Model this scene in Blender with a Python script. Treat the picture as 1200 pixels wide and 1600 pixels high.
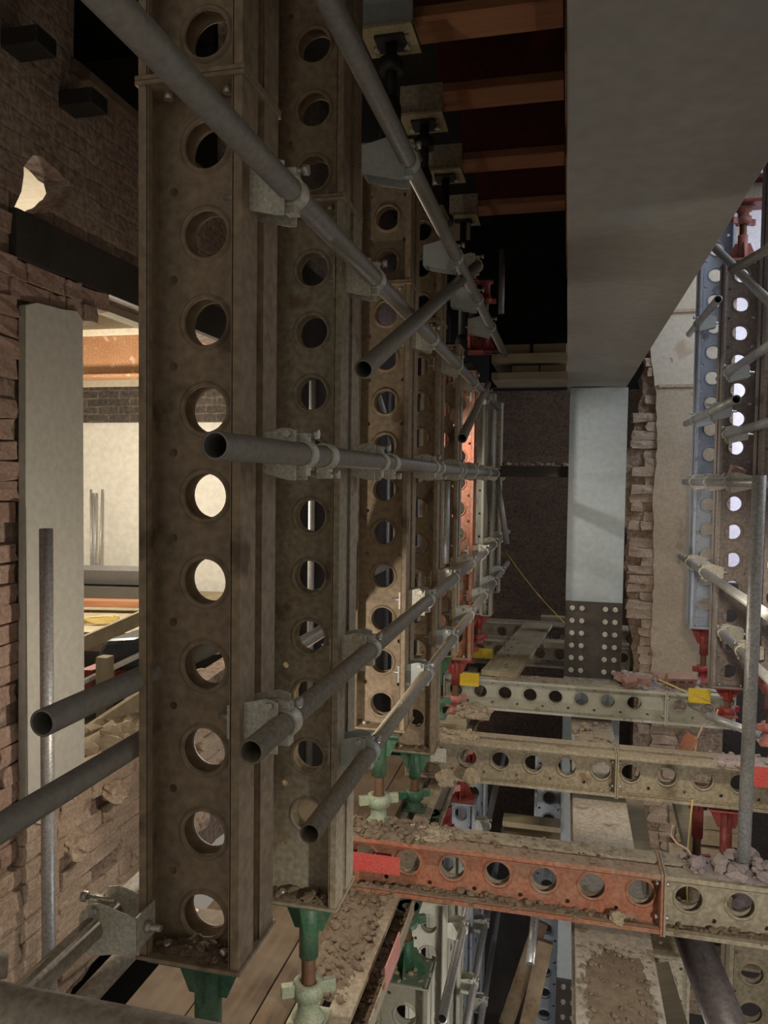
import bpy, bmesh, math, random
from mathutils import Vector, Matrix
random.seed(7)
S = bpy.context.scene
for o in list(bpy.data.objects): bpy.data.objects.remove(o)
C = S.collection
PI = math.pi

# ------------------------------------------------------------------ camera
cam = bpy.data.objects.new('camera', bpy.data.cameras.new('camera')); C.objects.link(cam)
cam.data.sensor_width = 36; cam.data.lens = 27; cam.data.clip_start = .05
CR = (Matrix.Rotation(math.radians(13.4), 3, 'Z') @ Matrix.Rotation(math.radians(90-2.5), 3, 'X')
      @ Matrix.Rotation(math.radians(.75), 3, 'Z'))
cam.matrix_world = CR.to_4x4(); S.camera = cam

def at(u, v, X=None, Y=None, Z=None):
    """a photo pixel carried out to a real plane of the place"""
    d = CR @ Vector(((u-600)/1200, (800-v)/1200, -1))
    t = X/d.x if X is not None else Y/d.y if Y is not None else Z/d.z
    return d*t

# ------------------------------------------------------------------ light
w = bpy.data.worlds.new('world'); S.world = w; w.use_nodes = True
bg = w.node_tree.nodes['Background']
bg.inputs[0].default_value = (1, .90, .76, 1); bg.inputs[1].default_value = .23
S.view_settings.view_transform = 'Standard'; S.view_settings.look = 'None'
S.view_settings.gamma = 1; S.view_settings.exposure = 0; S.view_settings.use_curve_mapping = False

def lamp(kind, name, loc, power, col, size=.1, target=None, spot=None, sy=None):
    l = bpy.data.lights.new(name, kind); l.energy = power; l.color = col
    if kind == 'AREA':
        l.size = size
        if sy: l.shape = 'RECTANGLE'; l.size_y = sy
    else: l.shadow_soft_size = size
    if spot: l.spot_size = math.radians(spot); l.spot_blend = .6
    o = bpy.data.objects.new(name, l); C.objects.link(o); o.location = loc
    if target is not None:
        o.rotation_euler = (Vector(target)-Vector(loc)).to_track_quat('-Z', 'Y').to_euler()
    return o
WARM = (1, .86, .66); COOL = (.78, .86, 1)
lamp('POINT', 'room_lamp', (-3.3, 4.7, .1), 120, (1, .89, .72), .12)
lamp('SPOT', 'work_lamp', (.62, 3.35, -.30), 45, WARM, .05, (.25, 6.0, -2.0), 98)
lamp('SPOT', 'floor_lamp', (.9, .8, -.7), 110, (1, .93, .80), .05, (-.12, 2.9, -2.5), 82)
lamp('POINT', 'basement_lamp', (-.1, 3.4, -3.3), 30, (1, .96, .9), .08)
lamp('POINT', 'passage_lamp', (-1.0, 2.38, -.75), 16, (1, .88, .74), .014)
for k, (z_, p_) in enumerate(((.30, 46), (.55, 8))):
    lamp('SPOT', 'lamp_between_props', (-1.15, 4.82, z_), p_, (1, .93, .82), .012, (.35, 6.0, -.35), 70)
lamp('POINT', 'basement_lamp_rear', (.5, 4.5, -3.3), 16, (1, .9, .78), .08)
lamp('AREA', 'daylight_right', (2.6, 5.3, 2.4), 55, COOL, 1.6, (1.2, 6.6, -.2))
lamp('AREA', 'daylight_behind_props', (3.1, 6.9, .6), 60, (.86, .86, 1), 1.2, (1.9, 8.3, .2))
lamp('POINT', 'tube_fill_light', (-1.35, 7.2, .4), 2, (.95, .97, .9), .1)  # unseen fill added to brighten the tubes behind the row

# ------------------------------------------------------------------ materials
MATS = {}
def dusty(name, base, dust=(.30, .26, .20), amt=.5, rough=.75, metal=0, scale=6, bump=.25, up=.55, spots=None, var=1.0):
    if name in MATS: return MATS[name]
    m = bpy.data.materials.new(name); m.use_nodes = True; nt = m.node_tree; N = nt.nodes; L = nt.links
    b = N['Principled BSDF']; b.inputs['Roughness'].default_value = rough; b.inputs['Metallic'].default_value = metal
    tc = N.new('ShaderNodeTexCoord')
    n1 = N.new('ShaderNodeTexNoise'); n1.inputs['Scale'].default_value = scale; n1.inputs['Detail'].default_value = 8
    n1.inputs['Roughness'].default_value = .65
    n2 = N.new('ShaderNodeTexNoise'); n2.inputs['Scale'].default_value = scale*14; n2.inputs['Detail'].default_value = 5
    L.new(tc.outputs['Object'], n1.inputs['Vector']); L.new(tc.outputs['Object'], n2.inputs['Vector'])
    r = N.new('ShaderNodeMapRange'); r.inputs[1].default_value = .36; r.inputs[2].default_value = .66
    r.inputs[3].default_value = 0; r.inputs[4].default_value = amt
    L.new(n1.outputs[0], r.inputs[0])
    g = N.new('ShaderNodeNewGeometry'); sx = N.new('ShaderNodeSeparateXYZ'); L.new(g.outputs['Normal'], sx.inputs[0])
    u = N.new('ShaderNodeMapRange'); u.inputs[1].default_value = .5; u.inputs[2].default_value = 1
    u.inputs[3].default_value = 0; u.inputs[4].default_value = up; L.new(sx.outputs[2], u.inputs[0])
    mx = N.new('ShaderNodeMath'); mx.operation = 'MAXIMUM'; L.new(r.outputs[0], mx.inputs[0]); L.new(u.outputs[0], mx.inputs[1])
    mix = N.new('ShaderNodeMix'); mix.data_type = 'RGBA'; mix.inputs[6].default_value = (*base, 1); mix.inputs[7].default_value = (*dust, 1)
    L.new(mx.outputs[0], mix.inputs[0])
    v = N.new('ShaderNodeMix'); v.data_type = 'RGBA'; v.blend_type = 'MULTIPLY'; v.inputs[0].default_value = 1
    rr = N.new('ShaderNodeMapRange'); rr.inputs[1].default_value = .3; rr.inputs[2].default_value = .7
    rr.inputs[3].default_value = 1-.28*var; rr.inputs[4].default_value = 1+.2*var
    L.new(n2.outputs[0], rr.inputs[0]); L.new(mix.outputs[2], v.inputs[6])
    cmb = N.new('ShaderNodeCombineColor')
    for i in range(3): L.new(rr.outputs[0], cmb.inputs[i])
    L.new(cmb.outputs[0], v.inputs[7])
    last = v.outputs[2]
    if spots:
        n3 = N.new('ShaderNodeTexNoise'); n3.inputs['Scale'].default_value = scale*2.2; n3.inputs['Detail'].default_value = 10
        L.new(tc.outputs['Object'], n3.inputs['Vector'])
        r3 = N.new('ShaderNodeMapRange'); r3.inputs[1].default_value = .60; r3.inputs[2].default_value = .68; r3.inputs[4].default_value = .8
        L.new(n3.outputs[0], r3.inputs[0])
        s = N.new('ShaderNodeMix'); s.data_type = 'RGBA'; L.new(r3.outputs[0], s.inputs[0]); L.new(last, s.inputs[6])
        s.inputs[7].default_value = (*spots, 1); last = s.outputs[2]
    L.new(last, b.inputs['Base Color'])
    bp = N.new('ShaderNodeBump'); bp.inputs['Strength'].default_value = bump; bp.inputs['Distance'].default_value = .004
    L.new(n2.outputs[0], bp.inputs['Height']); L.new(bp.outputs[0], b.inputs['Normal'])
    MATS[name] = m; return m

def brick(name, c1, c2, mortar, axes='YZ', scale=1.0, plaster=None, pamt=.5, bump=.6):
    if name in MATS: return MATS[name]
    m = bpy.data.materials.new(name); m.use_nodes = True; nt = m.node_tree; N = nt.nodes; L = nt.links
    b = N['Principled BSDF']; b.inputs['Roughness'].default_value = .92
    tc = N.new('ShaderNodeTexCoord'); sp = N.new('ShaderNodeSeparateXYZ'); L.new(tc.outputs['Object'], sp.inputs[0])
    nd = N.new('ShaderNodeTexNoise'); nd.inputs['Scale'].default_value = 7; L.new(tc.outputs['Object'], nd.inputs['Vector'])
    cb = N.new('ShaderNodeCombineXYZ')
    L.new(sp.outputs['XYZ'.index(axes[0])], cb.inputs[0]); L.new(sp.outputs['XYZ'.index(axes[1])], cb.inputs[1])
    vm = N.new('ShaderNodeVectorMath'); vm.operation = 'SCALE'; vm.inputs['Scale'].default_value = .04
    L.new(nd.outputs[1], vm.inputs[0]); va = N.new('ShaderNodeVectorMath'); va.operation = 'ADD'
    L.new(cb.outputs[0], va.inputs[0]); L.new(vm.outputs[0], va.inputs[1])
    bt = N.new('ShaderNodeTexBrick'); L.new(va.outputs[0], bt.inputs['Vector'])
    bt.inputs['Color1'].default_value = (*c1, 1); bt.inputs['Color2'].default_value = (*c2, 1); bt.inputs['Mortar'].default_value = (*mortar, 1)
    bt.inputs['Scale'].default_value = 1/scale; bt.inputs['Brick Width'].default_value = .225; bt.inputs['Row Height'].default_value = .075
    bt.inputs['Mortar Size'].default_value = .008; bt.inputs['Mortar Smooth'].default_value = .3
    n = N.new('ShaderNodeTexNoise'); n.inputs['Scale'].default_value = 3; n.inputs['Detail'].default_value = 9; n.inputs['Roughness'].default_value = .7
    L.new(tc.outputs['Object'], n.inputs['Vector'])
    r = N.new('ShaderNodeMapRange'); r.inputs[1].default_value = .46; r.inputs[2].default_value = .56; r.inputs[4].default_value = pamt
    L.new(n.outputs[0], r.inputs[0])
    mix = N.new('ShaderNodeMix'); mix.data_type = 'RGBA'; L.new(r.outputs[0], mix.inputs[0]); L.new(bt.outputs[0], mix.inputs[6])
    mix.inputs[7].default_value = (*(plaster or c1), 1)
    nf = N.new('ShaderNodeTexNoise'); nf.inputs['Scale'].default_value = 34; nf.inputs['Detail'].default_value = 6
    L.new(tc.outputs['Object'], nf.inputs['Vector'])
    v = N.new('ShaderNodeMix'); v.data_type = 'RGBA'; v.blend_type = 'MULTIPLY'; v.inputs[0].default_value = 1
    rr = N.new('ShaderNodeMapRange'); rr.inputs[1].default_value = .3; rr.inputs[2].default_value = .7; rr.inputs[3].default_value = .55; rr.inputs[4].default_value = 1.3
    L.new(nf.outputs[0], rr.inputs[0]); cmb = N.new('ShaderNodeCombineColor')
    for i in range(3): L.new(rr.outputs[0], cmb.inputs[i])
    L.new(mix.outputs[2], v.inputs[6]); L.new(cmb.outputs[0], v.inputs[7]); L.new(v.outputs[2], b.inputs['Base Color'])
    ad = N.new('ShaderNodeMath'); ad.operation = 'MULTIPLY_ADD'; ad.inputs[1].default_value = -1.2
    L.new(bt.outputs['Fac'], ad.inputs[0]); L.new(nf.outputs[0], ad.inputs[2])
    bp = N.new('ShaderNodeBump'); bp.inputs['Strength'].default_value = bump; bp.inputs['Distance'].default_value = .015
    L.new(ad.outputs[0], bp.inputs['Height']); L.new(bp.outputs[0], b.inputs['Normal'])
    MATS[name] = m; return m

def wood(name, c1, c2, axis='Y', rough=.8, dust=0):
    if name in MATS: return MATS[name]
    m = bpy.data.materials.new(name); m.use_nodes = True; nt = m.node_tree; N = nt.nodes; L = nt.links
    b = N['Principled BSDF']; b.inputs['Roughness'].default_value = rough
    tc = N.new('ShaderNodeTexCoord'); mp = N.new('ShaderNodeMapping')
    s = [26, 26, 26]; s['XYZ'.index(axis)] = 1.6; mp.inputs['Scale'].default_value = s
    L.new(tc.outputs['Object'], mp.inputs[0])
    n = N.new('ShaderNodeTexNoise'); n.inputs['Scale'].default_value = 1; n.inputs['Detail'].default_value = 8; n.inputs['Roughness'].default_value = .6
    n.inputs['Distortion'].default_value = .6; L.new(mp.outputs[0], n.inputs[0])
    r = N.new('ShaderNodeValToRGB'); r.color_ramp.elements[0].position = .35; r.color_ramp.elements[1].position = .68
    r.color_ramp.elements[0].color = (*c2, 1); r.color_ramp.elements[1].color = (*c1, 1)
    L.new(n.outputs[0], r.inputs[0])
    n2 = N.new('ShaderNodeTexNoise'); n2.inputs['Scale'].default_value = 5; n2.inputs['Detail'].default_value = 9
    L.new(tc.outputs['Object'], n2.inputs[0])
    r2 = N.new('ShaderNodeMapRange'); r2.inputs[1].default_value = .42; r2.inputs[2].default_value = .62; r2.inputs[4].default_value = dust
    L.new(n2.outputs[0], r2.inputs[0])
    mx = N.new('ShaderNodeMix'); mx.data_type = 'RGBA'; L.new(r2.outputs[0], mx.inputs[0]); L.new(r.outputs[0], mx.inputs[6]); mx.inputs[7].default_value = (.20, .155, .105, 1)
    L.new(mx.outputs[2], b.inputs['Base Color'])
    bp = N.new('ShaderNodeBump'); bp.inputs['Strength'].default_value = .3; bp.inputs['Distance'].default_value = .003
    L.new(n.outputs[0], bp.inputs['Height']); L.new(bp.outputs[0], b.inputs['Normal'])
    MATS[name] = m; return m

DUST = (.30, .25, .18)
M = dict(
 prop=dusty('brown_dusty_steel', (.33, .255, .175), (.38, .29, .19), .7, .72, .1, 3.0, spots=(.12, .075, .045)),
 propgrey=dusty('grey_dusty_steel', (.40, .36, .275), (.33, .26, .175), .7, .66, .15, 4, spots=(.2, .13, .08)),
 proplight=dusty('pale_galvanised_steel', (.55, .55, .47), (.40, .36, .26), .5, .6, .15, 5, var=.35),
 propblue=dusty('bluish_galvanised_steel', (.50, .56, .66), (.38, .38, .38), .5, .5, .2, 5, spots=(.25, .24, .24), var=.35),
 propmauve=dusty('mauve_grey_steel', (.34, .29, .28), (.30, .25, .20), .5, .65, .1, 5),
 proporange=dusty('orange_painted_steel', (.45, .15, .085), (.30, .24, .17), .65, .6, .05, 5, up=.85, spots=(.36, .27, .2)),
 tube=dusty('galvanised_tube', (.30, .29, .275), (.30, .26, .20), .5, .5, .4, 5, up=.5, var=.5),
 tubebrown=dusty('dusty_tube', (.34, .31, .26), (.46, .39, .30), .75, .7, .2, 7, up=.6),
 tubelight=dusty('light_galvanised_tube', (.52, .54, .56), (.42, .38, .3), .45, .42, .45, 7, up=.4),
 tubedusty=dusty('dust_topped_tube', (.26, .24, .21), (.46, .39, .28), .25, .6, .25, 6, up=.95),
 clamp=dusty('galvanised_clamp', (.66, .65, .57), (.42, .38, .29), .5, .45, .2, 9, up=.4),
 clampblue=dusty('blue_grey_plate', (.50, .56, .56), (.40, .38, .31), .45, .5, .15, 9, up=.4, var=.4),
 bolt=dusty('zinc_bolt', (.62, .60, .55), (.4, .36, .3), .3, .35, .6, 20, up=.2),
 green=dusty('green_paint', (.015, .13, .07), (.25, .24, .17), .45, .5, .05, 9, up=.6, spots=(.06, .16, .11)),
 palegreen=dusty('pale_green_paint', (.34, .42, .30), (.38, .33, .24), .6, .6, .05, 12, up=.6),
 red=dusty('red_paint', (.33, .028, .028), (.34, .18, .14), .5, .5, .05, 9, up=.5, spots=(.3, .08, .06)),
 pink=dusty('faded_red_paint', (.52, .17, .15), (.45, .32, .26), .6, .6, .05, 9, up=.6),
 screw=dusty('rusty_screw', (.24, .12, .07), (.2, .14, .09), .5, .6, .4, 20, up=.3),
 redtag=dusty('red_tag_plate', (.62, .08, .075), (.55, .2, .15), .35, .55, 0, 8, up=.2, bump=.05),
 pinktag=dusty('pink_tag_plate', (.62, .25, .22), (.5, .33, .27), .4, .6, 0, 8, up=.2, bump=.05),
 yellow=dusty('yellow_tag_plate', (.80, .56, .02), (.55, .43, .12), .3, .5, 0, 8, up=.2, bump=.05),
 grey=dusty('grey_primer_steel', (.34, .33, .30), (.31, .29, .25), .55, .62, .05, 1.6, bump=.12, up=.3, spots=(.31, .315, .30), var=.35),
 greycol=dusty('blue_grey_primer', (.40, .46, .50), (.40, .42, .42), .5, .55, .05, 1.8, bump=.12, up=.3, var=.35),
 splice=dusty('dark_splice_steel', (.055, .048, .045), (.12, .10, .085), .5, .55, .3, 9, up=.3),
 beamtop=dusty('dusty_grey_beam', (.36, .335, .30), (.50, .43, .34), .7, .75, .05, 4, up=.35, spots=(.20, .15, .10)),
 purple=dusty('purple_grey_steel', (.20, .17, .17), (.10, .08, .07), .7, .5, .3, 4, up=0, spots=(.05, .04, .035)),
 rustbeam=dusty('rusty_red_steel', (.13, .022, .018), (.10, .035, .03), .6, .6, .1, 4, up=0),
 rust=dusty('brown_rusted_steel', (.16, .07, .04), (.09, .045, .03), .6, .8, .1, 5, up=.1),
 plastertan=dusty('tan_stained_plaster', (.50, .40, .28), (.60, .50, .37), .8, .9, 0, 2.6, bump=.4, up=.2, var=.5, spots=(.36, .26, .17)),
 tubefront=dusty('light_dusty_tube', (.50, .45, .37), (.40, .34, .26), .6, .7, .1, 9, up=.7, spots=(.26, .2, .14)),
 clampdark=dusty('grey_metal', (.16, .16, .16), (.22, .2, .18), .4, .6, .2, 5, up=.4, var=.4),
 tanplate=dusty('tan_plate', (.42, .36, .22), (.34, .28, .18), .5, .7, .05, 9, up=.3),
 black=dusty('black_steel', (.022, .021, .02), (.05, .045, .04), .5, .6, .2, 6, up=.4),
 darksteel=dusty('dark_lintel_steel', (.035, .031, .026), (.07, .058, .045), .6, .7, .1, 6, up=.3),
 rubble=dusty('rubble', (.37, .29, .20), (.50, .42, .31), .8, .95, 0, 30, bump=.5, up=.3),
 rubbledark=dusty('dark_rubble', (.17, .125, .085), (.30, .23, .16), .7, .95, 0, 30, bump=.5, up=.2),
 mauverubble=dusty('mauve_rubble', (.30, .24, .24), (.40, .34, .31), .7, .95, 0, 20, bump=.5, up=.2),
 loosebrick=dusty('loose_brick', (.32, .17, .13), (.38, .29, .24), .6, .95, 0, 20, bump=.4, up=.3),
 plaster=dusty('cream_plaster', (.66, .60, .49), (.58, .47, .33), .55, .9, 0, 2.0, bump=.3, up=.2, spots=(.48, .37, .26), var=.35),
 white=dusty('white_plaster', (.82, .80, .73), (.80, .77, .70), .4, .85, 0, 1.5, bump=.1, up=.1, var=.35),
 pillar=dusty('grey_plaster', (.62, .61, .54), (.57, .55, .47), .5, .85, 0, 2.2, bump=.15, up=.1, var=.35),
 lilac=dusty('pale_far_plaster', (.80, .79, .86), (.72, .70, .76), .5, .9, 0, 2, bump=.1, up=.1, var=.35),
 void=dusty('black_shade_wall', (.012, .010, .009), (.02, .016, .013), .5, .95, 0, 3, up=.1),  # black colour stands in for deep shade
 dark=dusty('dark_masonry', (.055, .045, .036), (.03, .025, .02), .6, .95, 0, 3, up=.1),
 bag=dusty('black_plastic', (.03, .04, .05), (.06, .07, .075), .4, .35, 0, 8, up=.1),
 yellowcord=dusty('yellow_cord', (.62, .48, .16), (.5, .4, .2), .3, .7, 0, 30, up=0),
 pinkcord=dusty('pale_cord', (.55, .38, .30), (.5, .4, .3), .3, .7, 0, 30, up=0),
 lumpy=dusty('old_brick_face', (.47, .35, .26), (.62, .50, .38), .7, .95, 0, 6, bump=.8, up=.3, spots=(.33, .21, .15)),
 pinkwall=dusty('pink_brick_face', (.34, .22, .17), (.46, .35, .28), .65, .95, 0, 5, bump=.7, up=.3),
)
M['brickL'] = brick('pinkish_brick_wall', (.30, .20, .155), (.24, .17, .135), (.27, .225, .18), 'YZ', 1, (.36, .29, .225), .7)
M['brickR'] = brick('warm_brick', (.40, .29, .21), (.36, .24, .18), (.42, .34, .25), 'XZ', 1, (.5, .41, .3), .5, .9)
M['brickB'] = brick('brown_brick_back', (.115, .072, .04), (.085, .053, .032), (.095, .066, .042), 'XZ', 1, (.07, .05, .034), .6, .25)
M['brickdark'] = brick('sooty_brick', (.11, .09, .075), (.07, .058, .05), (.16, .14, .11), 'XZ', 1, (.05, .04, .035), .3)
M['timber'] = wood('brown_timber_y', (.17, .11, .06), (.085, .055, .032), 'Y', .8, .7)
M['timberred'] = wood('reddish_timber_x', (.40, .19, .095), (.27, .11, .055), 'X')
M['board'] = wood('pale_board_x', (.44, .38, .26), (.34, .28, .18), 'X', .85, .2)
M['boardy'] = wood('pale_board_y', (.42, .36, .24), (.32, .27, .17), 'Y', .85, .35)
M['boardz'] = wood('pale_board_z', (.36, .31, .21), (.24, .2, .13), 'Z', .85, .3)
M['brownbeam'] = dusty('brown_painted_beam', (.34, .16, .075), (.42, .25, .14), .6, .45, 0, 5, bump=.2, up=.1, spots=(.55, .42, .28))
em = bpy.data.materials.new('gap_glow'); em.use_nodes = True  # emission stands in for light showing in a gap
em.node_tree.nodes['Principled BSDF'].inputs['Emission Color'].default_value = (.45, .68, 1, 1)
em.node_tree.nodes['Principled BSDF'].inputs['Emission Strength'].default_value = 1.3
M['gap_glow_mat'] = em

# ------------------------------------------------------------------ helpers
class MB:
    def __init__(s): s.b = bmesh.new()
    def box(s, lo, hi, mtx=None):
        lo, hi = Vector(lo), Vector(hi)
        vs = [s.b.verts.new((x, y, z)) for x in (lo.x, hi.x) for y in (lo.y, hi.y) for z in (lo.z, hi.z)]
        for f in ((0,1,3,2),(4,6,7,5),(0,4,5,1),(2,3,7,6),(0,2,6,4),(1,5,7,3)): s.b.faces.new([vs[i] for i in f])
        if mtx: bmesh.ops.transform(s.b, matrix=mtx, verts=vs)
        return s
    def prism(s, poly, a, b, axis='Z'):
        """poly in the two other axes, extruded from a to b along axis"""
        def p(q, t):
            return {'Z': (q[0], q[1], t), 'Y': (q[0], t, q[1]), 'X': (t, q[0], q[1])}[axis]
        A = [s.b.verts.new(p(q, a)) for q in poly]; B = [s.b.verts.new(p(q, b)) for q in poly]
        n = len(poly); s.b.faces.new(A[::-1]); s.b.faces.new(B)
        for i in range(n): s.b.faces.new((A[i], A[(i+1) % n], B[(i+1) % n], B[i]))
        return s
    def rings(s, rs, closed=True, cap=False):
        """rs: list of lists of points, skinned in order"""
        V = [[s.b.verts.new(p) for p in r] for r in rs]; n = len(V[0])
        for a, b in zip(V, V[1:]):
            for i in range(n if closed else n-1):
                f = s.b.faces.new((a[i], a[(i+1) % n], b[(i+1) % n], b[i])); f.smooth = True
        if cap:
            s.b.faces.new(V[0][::-1]); s.b.faces.new(V[-1])
        return s
    def frame(s, p, q):
        d = (Vector(q)-Vector(p)).normalized()
        x = d.orthogonal().normalized() if abs(d.z) > .99 else d.cross(Vector((0, 0, 1))).normalized()
        return d, x, d.cross(x).normalized()
    def lathe(s, p, q, prof, n=24, cap=True):
        """prof: (t along p-q in metres, radius)"""
        p = Vector(p); d, x, y = s.frame(p, q)
        s.rings([[p+d*t+(x*math.cos(2*PI*i/n)+y*math.sin(2*PI*i/n))*r for i in range(n)] for t, r in prof], True, cap)
        return s
    def cyl(s, p, q, r, n=20): return s.lathe(p, q, [(0, r), ((Vector(q)-Vector(p)).length, r)], n)
    def hollow(s, p, q, r, t=.004, n=28):
        L = (Vector(q)-Vector(p)).length
        return s.lathe(p, q, [(0, r-t), (0, r), (L, r), (L, r-t), (0, r-t)], n, cap=False)
    def path(s, pts, r, n=8):
        rs = []
        for i, p in enumerate(pts):
            a = pts[max(0, i-1)]; b = pts[min(len(pts)-1, i+1)]
            d, x, y = s.frame(a, b)
            rs.append([Vector(p)+(x*math.cos(2*PI*k/n)+y*math.sin(2*PI*k/n))*r for k in range(n)])
        return s.rings(rs, True, True)
    def chunk(s, c, r, flat=.7, rnd=random):
        m = bmesh.ops.create_icosphere(s.b, subdivisions=1, radius=1)
        R = Matrix.Rotation(rnd.uniform(0, 6.3), 4, 'Z') @ Matrix.Rotation(rnd.uniform(-.5, .5), 4, 'X')
        sc = Vector((rnd.uniform(.7, 1.3), rnd.uniform(.6, 1.1), flat*rnd.uniform(.6, 1.1)))*r
        for v in m['verts']:
            k = rnd.uniform(.72, 1.15)
            v.co = R @ Vector((v.co.x*sc.x*k, v.co.y*sc.y*k, v.co.z*sc.z*k)) + Vector(c)
        return s
    def build(s, name, mat, parent=None, bevel=0, label=None, smooth=False):
        bmesh.ops.recalc_face_normals(s.b, faces=s.b.faces)
        me = bpy.data.meshes.new(name); s.b.to_mesh(me); s.b.free()
        if mat: me.materials.append(mat)
        o = bpy.data.objects.new(name, me); C.objects.link(o)
        if parent: o.parent = parent
        if bevel:
            md = o.modifiers.new('bevel', 'BEVEL'); md.width = bevel; md.segments = 2; md.limit_method = 'ANGLE'
        if label: o['label'] = label
        return o

def tag(o, label, cat, group=None, kind=None):
    o['label'] = label; o['category'] = cat
    if group: o['group'] = group
    if kind: o['kind'] = kind
    return o
def thing(name, label, cat, loc=(0, 0, 0), rot=(0, 0, 0), group=None):
    o = bpy.data.objects.new(name, None); C.objects.link(o); o.empty_display_size = .1
    o.location = loc; o.rotation_euler = rot
    return tag(o, label, cat, group)
def struct(name, mb, mat, bevel=0):
    o = mb.build(name, mat, None, bevel); o['kind'] = 'structure'; return o

def curve_plate(outer, holes, t, n=28):
    """flat plate in local XY with holes, thickness t, as mesh data"""
    cu = bpy.data.curves.new('tmp', 'CURVE'); cu.dimensions = '2D'; cu.fill_mode = 'BOTH'; cu.extrude = t/2
    def spl(pts):
        s = cu.splines.new('POLY'); s.points.add(len(pts)-1)
        for i, p in enumerate(pts): s.points[i].co = (p[0], p[1], 0, 1)
        s.use_cyclic_u = True
    spl(outer)
    for h in holes:
        if len(h) == 3:
            k = n if h[2] > .02 else 10
            spl([(h[0]+h[2]*math.cos(2*PI*i/k), h[1]+h[2]*math.sin(2*PI*i/k)) for i in range(k)])
        else: spl(h)
    ob = bpy.data.objects.new('tmp', cu); C.objects.link(ob)
    dg = bpy.context.evaluated_depsgraph_get(); me = bpy.data.meshes.new_from_object(ob.evaluated_get(dg))
    bpy.data.objects.remove(ob); bpy.data.curves.remove(cu)
    me.materials.clear()
    return me

PITCH = .182; HR = .0485; SW = .1125; SD = .095
CACHE = {}
def channel_mesh(L, phase, side):
    """one perforated C channel: length along z, web in the xz plane, flanges towards y*side"""
    key = (round(L, 3), round(phase, 3), side)
    if key in CACHE: return CACHE[key]
    zs = []; z = phase
    while z < L-HR-.015:
        if z > HR+.015: zs.append(z)
        z += PITCH
    holes = [(0, z, HR) for z in zs]
    z = phase-PITCH/2
    while z < L-.03:
        if z > .03: holes += [(-.074, z, .0095), (.074, z, .0095)]
        z += PITCH
    me = curve_plate([(-SW+.002, 0), (SW-.002, 0), (SW-.002, L), (-SW+.002, L)], holes, .004)
    b = bmesh.new(); b.from_mesh(me); bpy.data.meshes.remove(me)
    bmesh.ops.transform(b, matrix=Matrix.Translation((0, side*.02, 0)) @ Matrix.Rotation(PI/2, 4, 'X'), verts=b.verts)
    mb = MB(); mb.b.free(); mb.b = b
    y0, y1 = side*.018, side*SD
    for s in (-1, 1):
        xo, xi = s*SW, s*(SW-.0045)
        mb.prism([(xi, min(y0, y1)), (xo, min(y0, y1)), (xo, max(y0, y1)), (xi, max(y0, y1))], 0, L)
        xl = s*(SW-.020); ya, yb = sorted((y1, y1-side*.0045))
        mb.prism([(min(xl, xi), ya), (max(xl, xi), ya), (max(xl, xi), yb), (min(xl, xi), yb)], 0, L)
        ya, yb = sorted((y1, y1-side*.016))
        mb.prism([(xl-.002, ya), (xl+.002, ya), (xl+.002, yb), (xl-.002, yb)], 0, L)
    yy = side*.022
    for z in zs:   # pressed rims
        n = 28
        prof = [(HR-.001, yy), (HR+.002, yy+side*.007), (HR+.006, yy+side*.006), (HR+.012, yy)]
        rs = [[Vector((math.cos(2*PI*i/n)*r, y, z+math.sin(2*PI*i/n)*r)) for i in range(n)] for r, y in prof]
        mb.rings(rs)
    bmesh.ops.recalc_face_normals(b, faces=b.faces)
    me = bpy.data.meshes.new('channel'); b.to_mesh(me); b.free()
    CACHE[key] = me; return me

def soldier(label, loc, rot, L, phase, mat, group=None, cat='steel prop', name='steel_prop', mat2=None, plates=True, bolts=True):
    t = thing(name, label, cat, loc, rot, group)
    for side, mm in ((-1, mat), (1, mat2 or mat)):
        me = channel_mesh(L, phase, side)
        if me.users and me.materials and me.materials[0] != mm: me = me.copy(); me.materials.clear()
        if not me.materials: me.materials.append(mm)
        o = bpy.data.objects.new('channel', me); C.objects.link(o); o.parent = t
    if plates:
        for z in (0, L-.009):
            ep = MB().box((-SW-.006, -SD-.006, z), (SW+.006, SD+.006, z+.009)).build('end_plate', mat, t, .002)
            if bolts:
                for x in (-.065, .065):
                    for y in (-.06, .06):
                        zz, d = (0, .012) if z == 0 else (L, -.012)
                        MB().cyl((x, y, zz+d*.7), (x, y, zz+d*2), .010, 6).build('end_bolt', M['bolt'], ep)
    # spacers that tie the two channels
    k = 0; z = phase+PITCH/2
    while z < L-.05:
        if k % 3 == 0 and z > .05: MB().box((-.02, -.0175, z-.03), (.02, .0175, z+.03)).build('spacer', mat, t)
        z += PITCH; k += 1
    return t

def tube(label, p, q, mat=None, r=.02415, group=None, name='scaffold_tube', cat='scaffold tube'):
    p, q = Vector(p), Vector(q)
    o = MB().hollow((0, 0, 0), q-p, r).build(name, mat or M['tube'])
    o.location = p
    return tag(o, label, cat, group)

def bolt(mb, p, d, r=.009, l=.012):
    p = Vector(p); d = Vector(d).normalized(); mb.cyl(p, p+d*l, r, 6)

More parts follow.
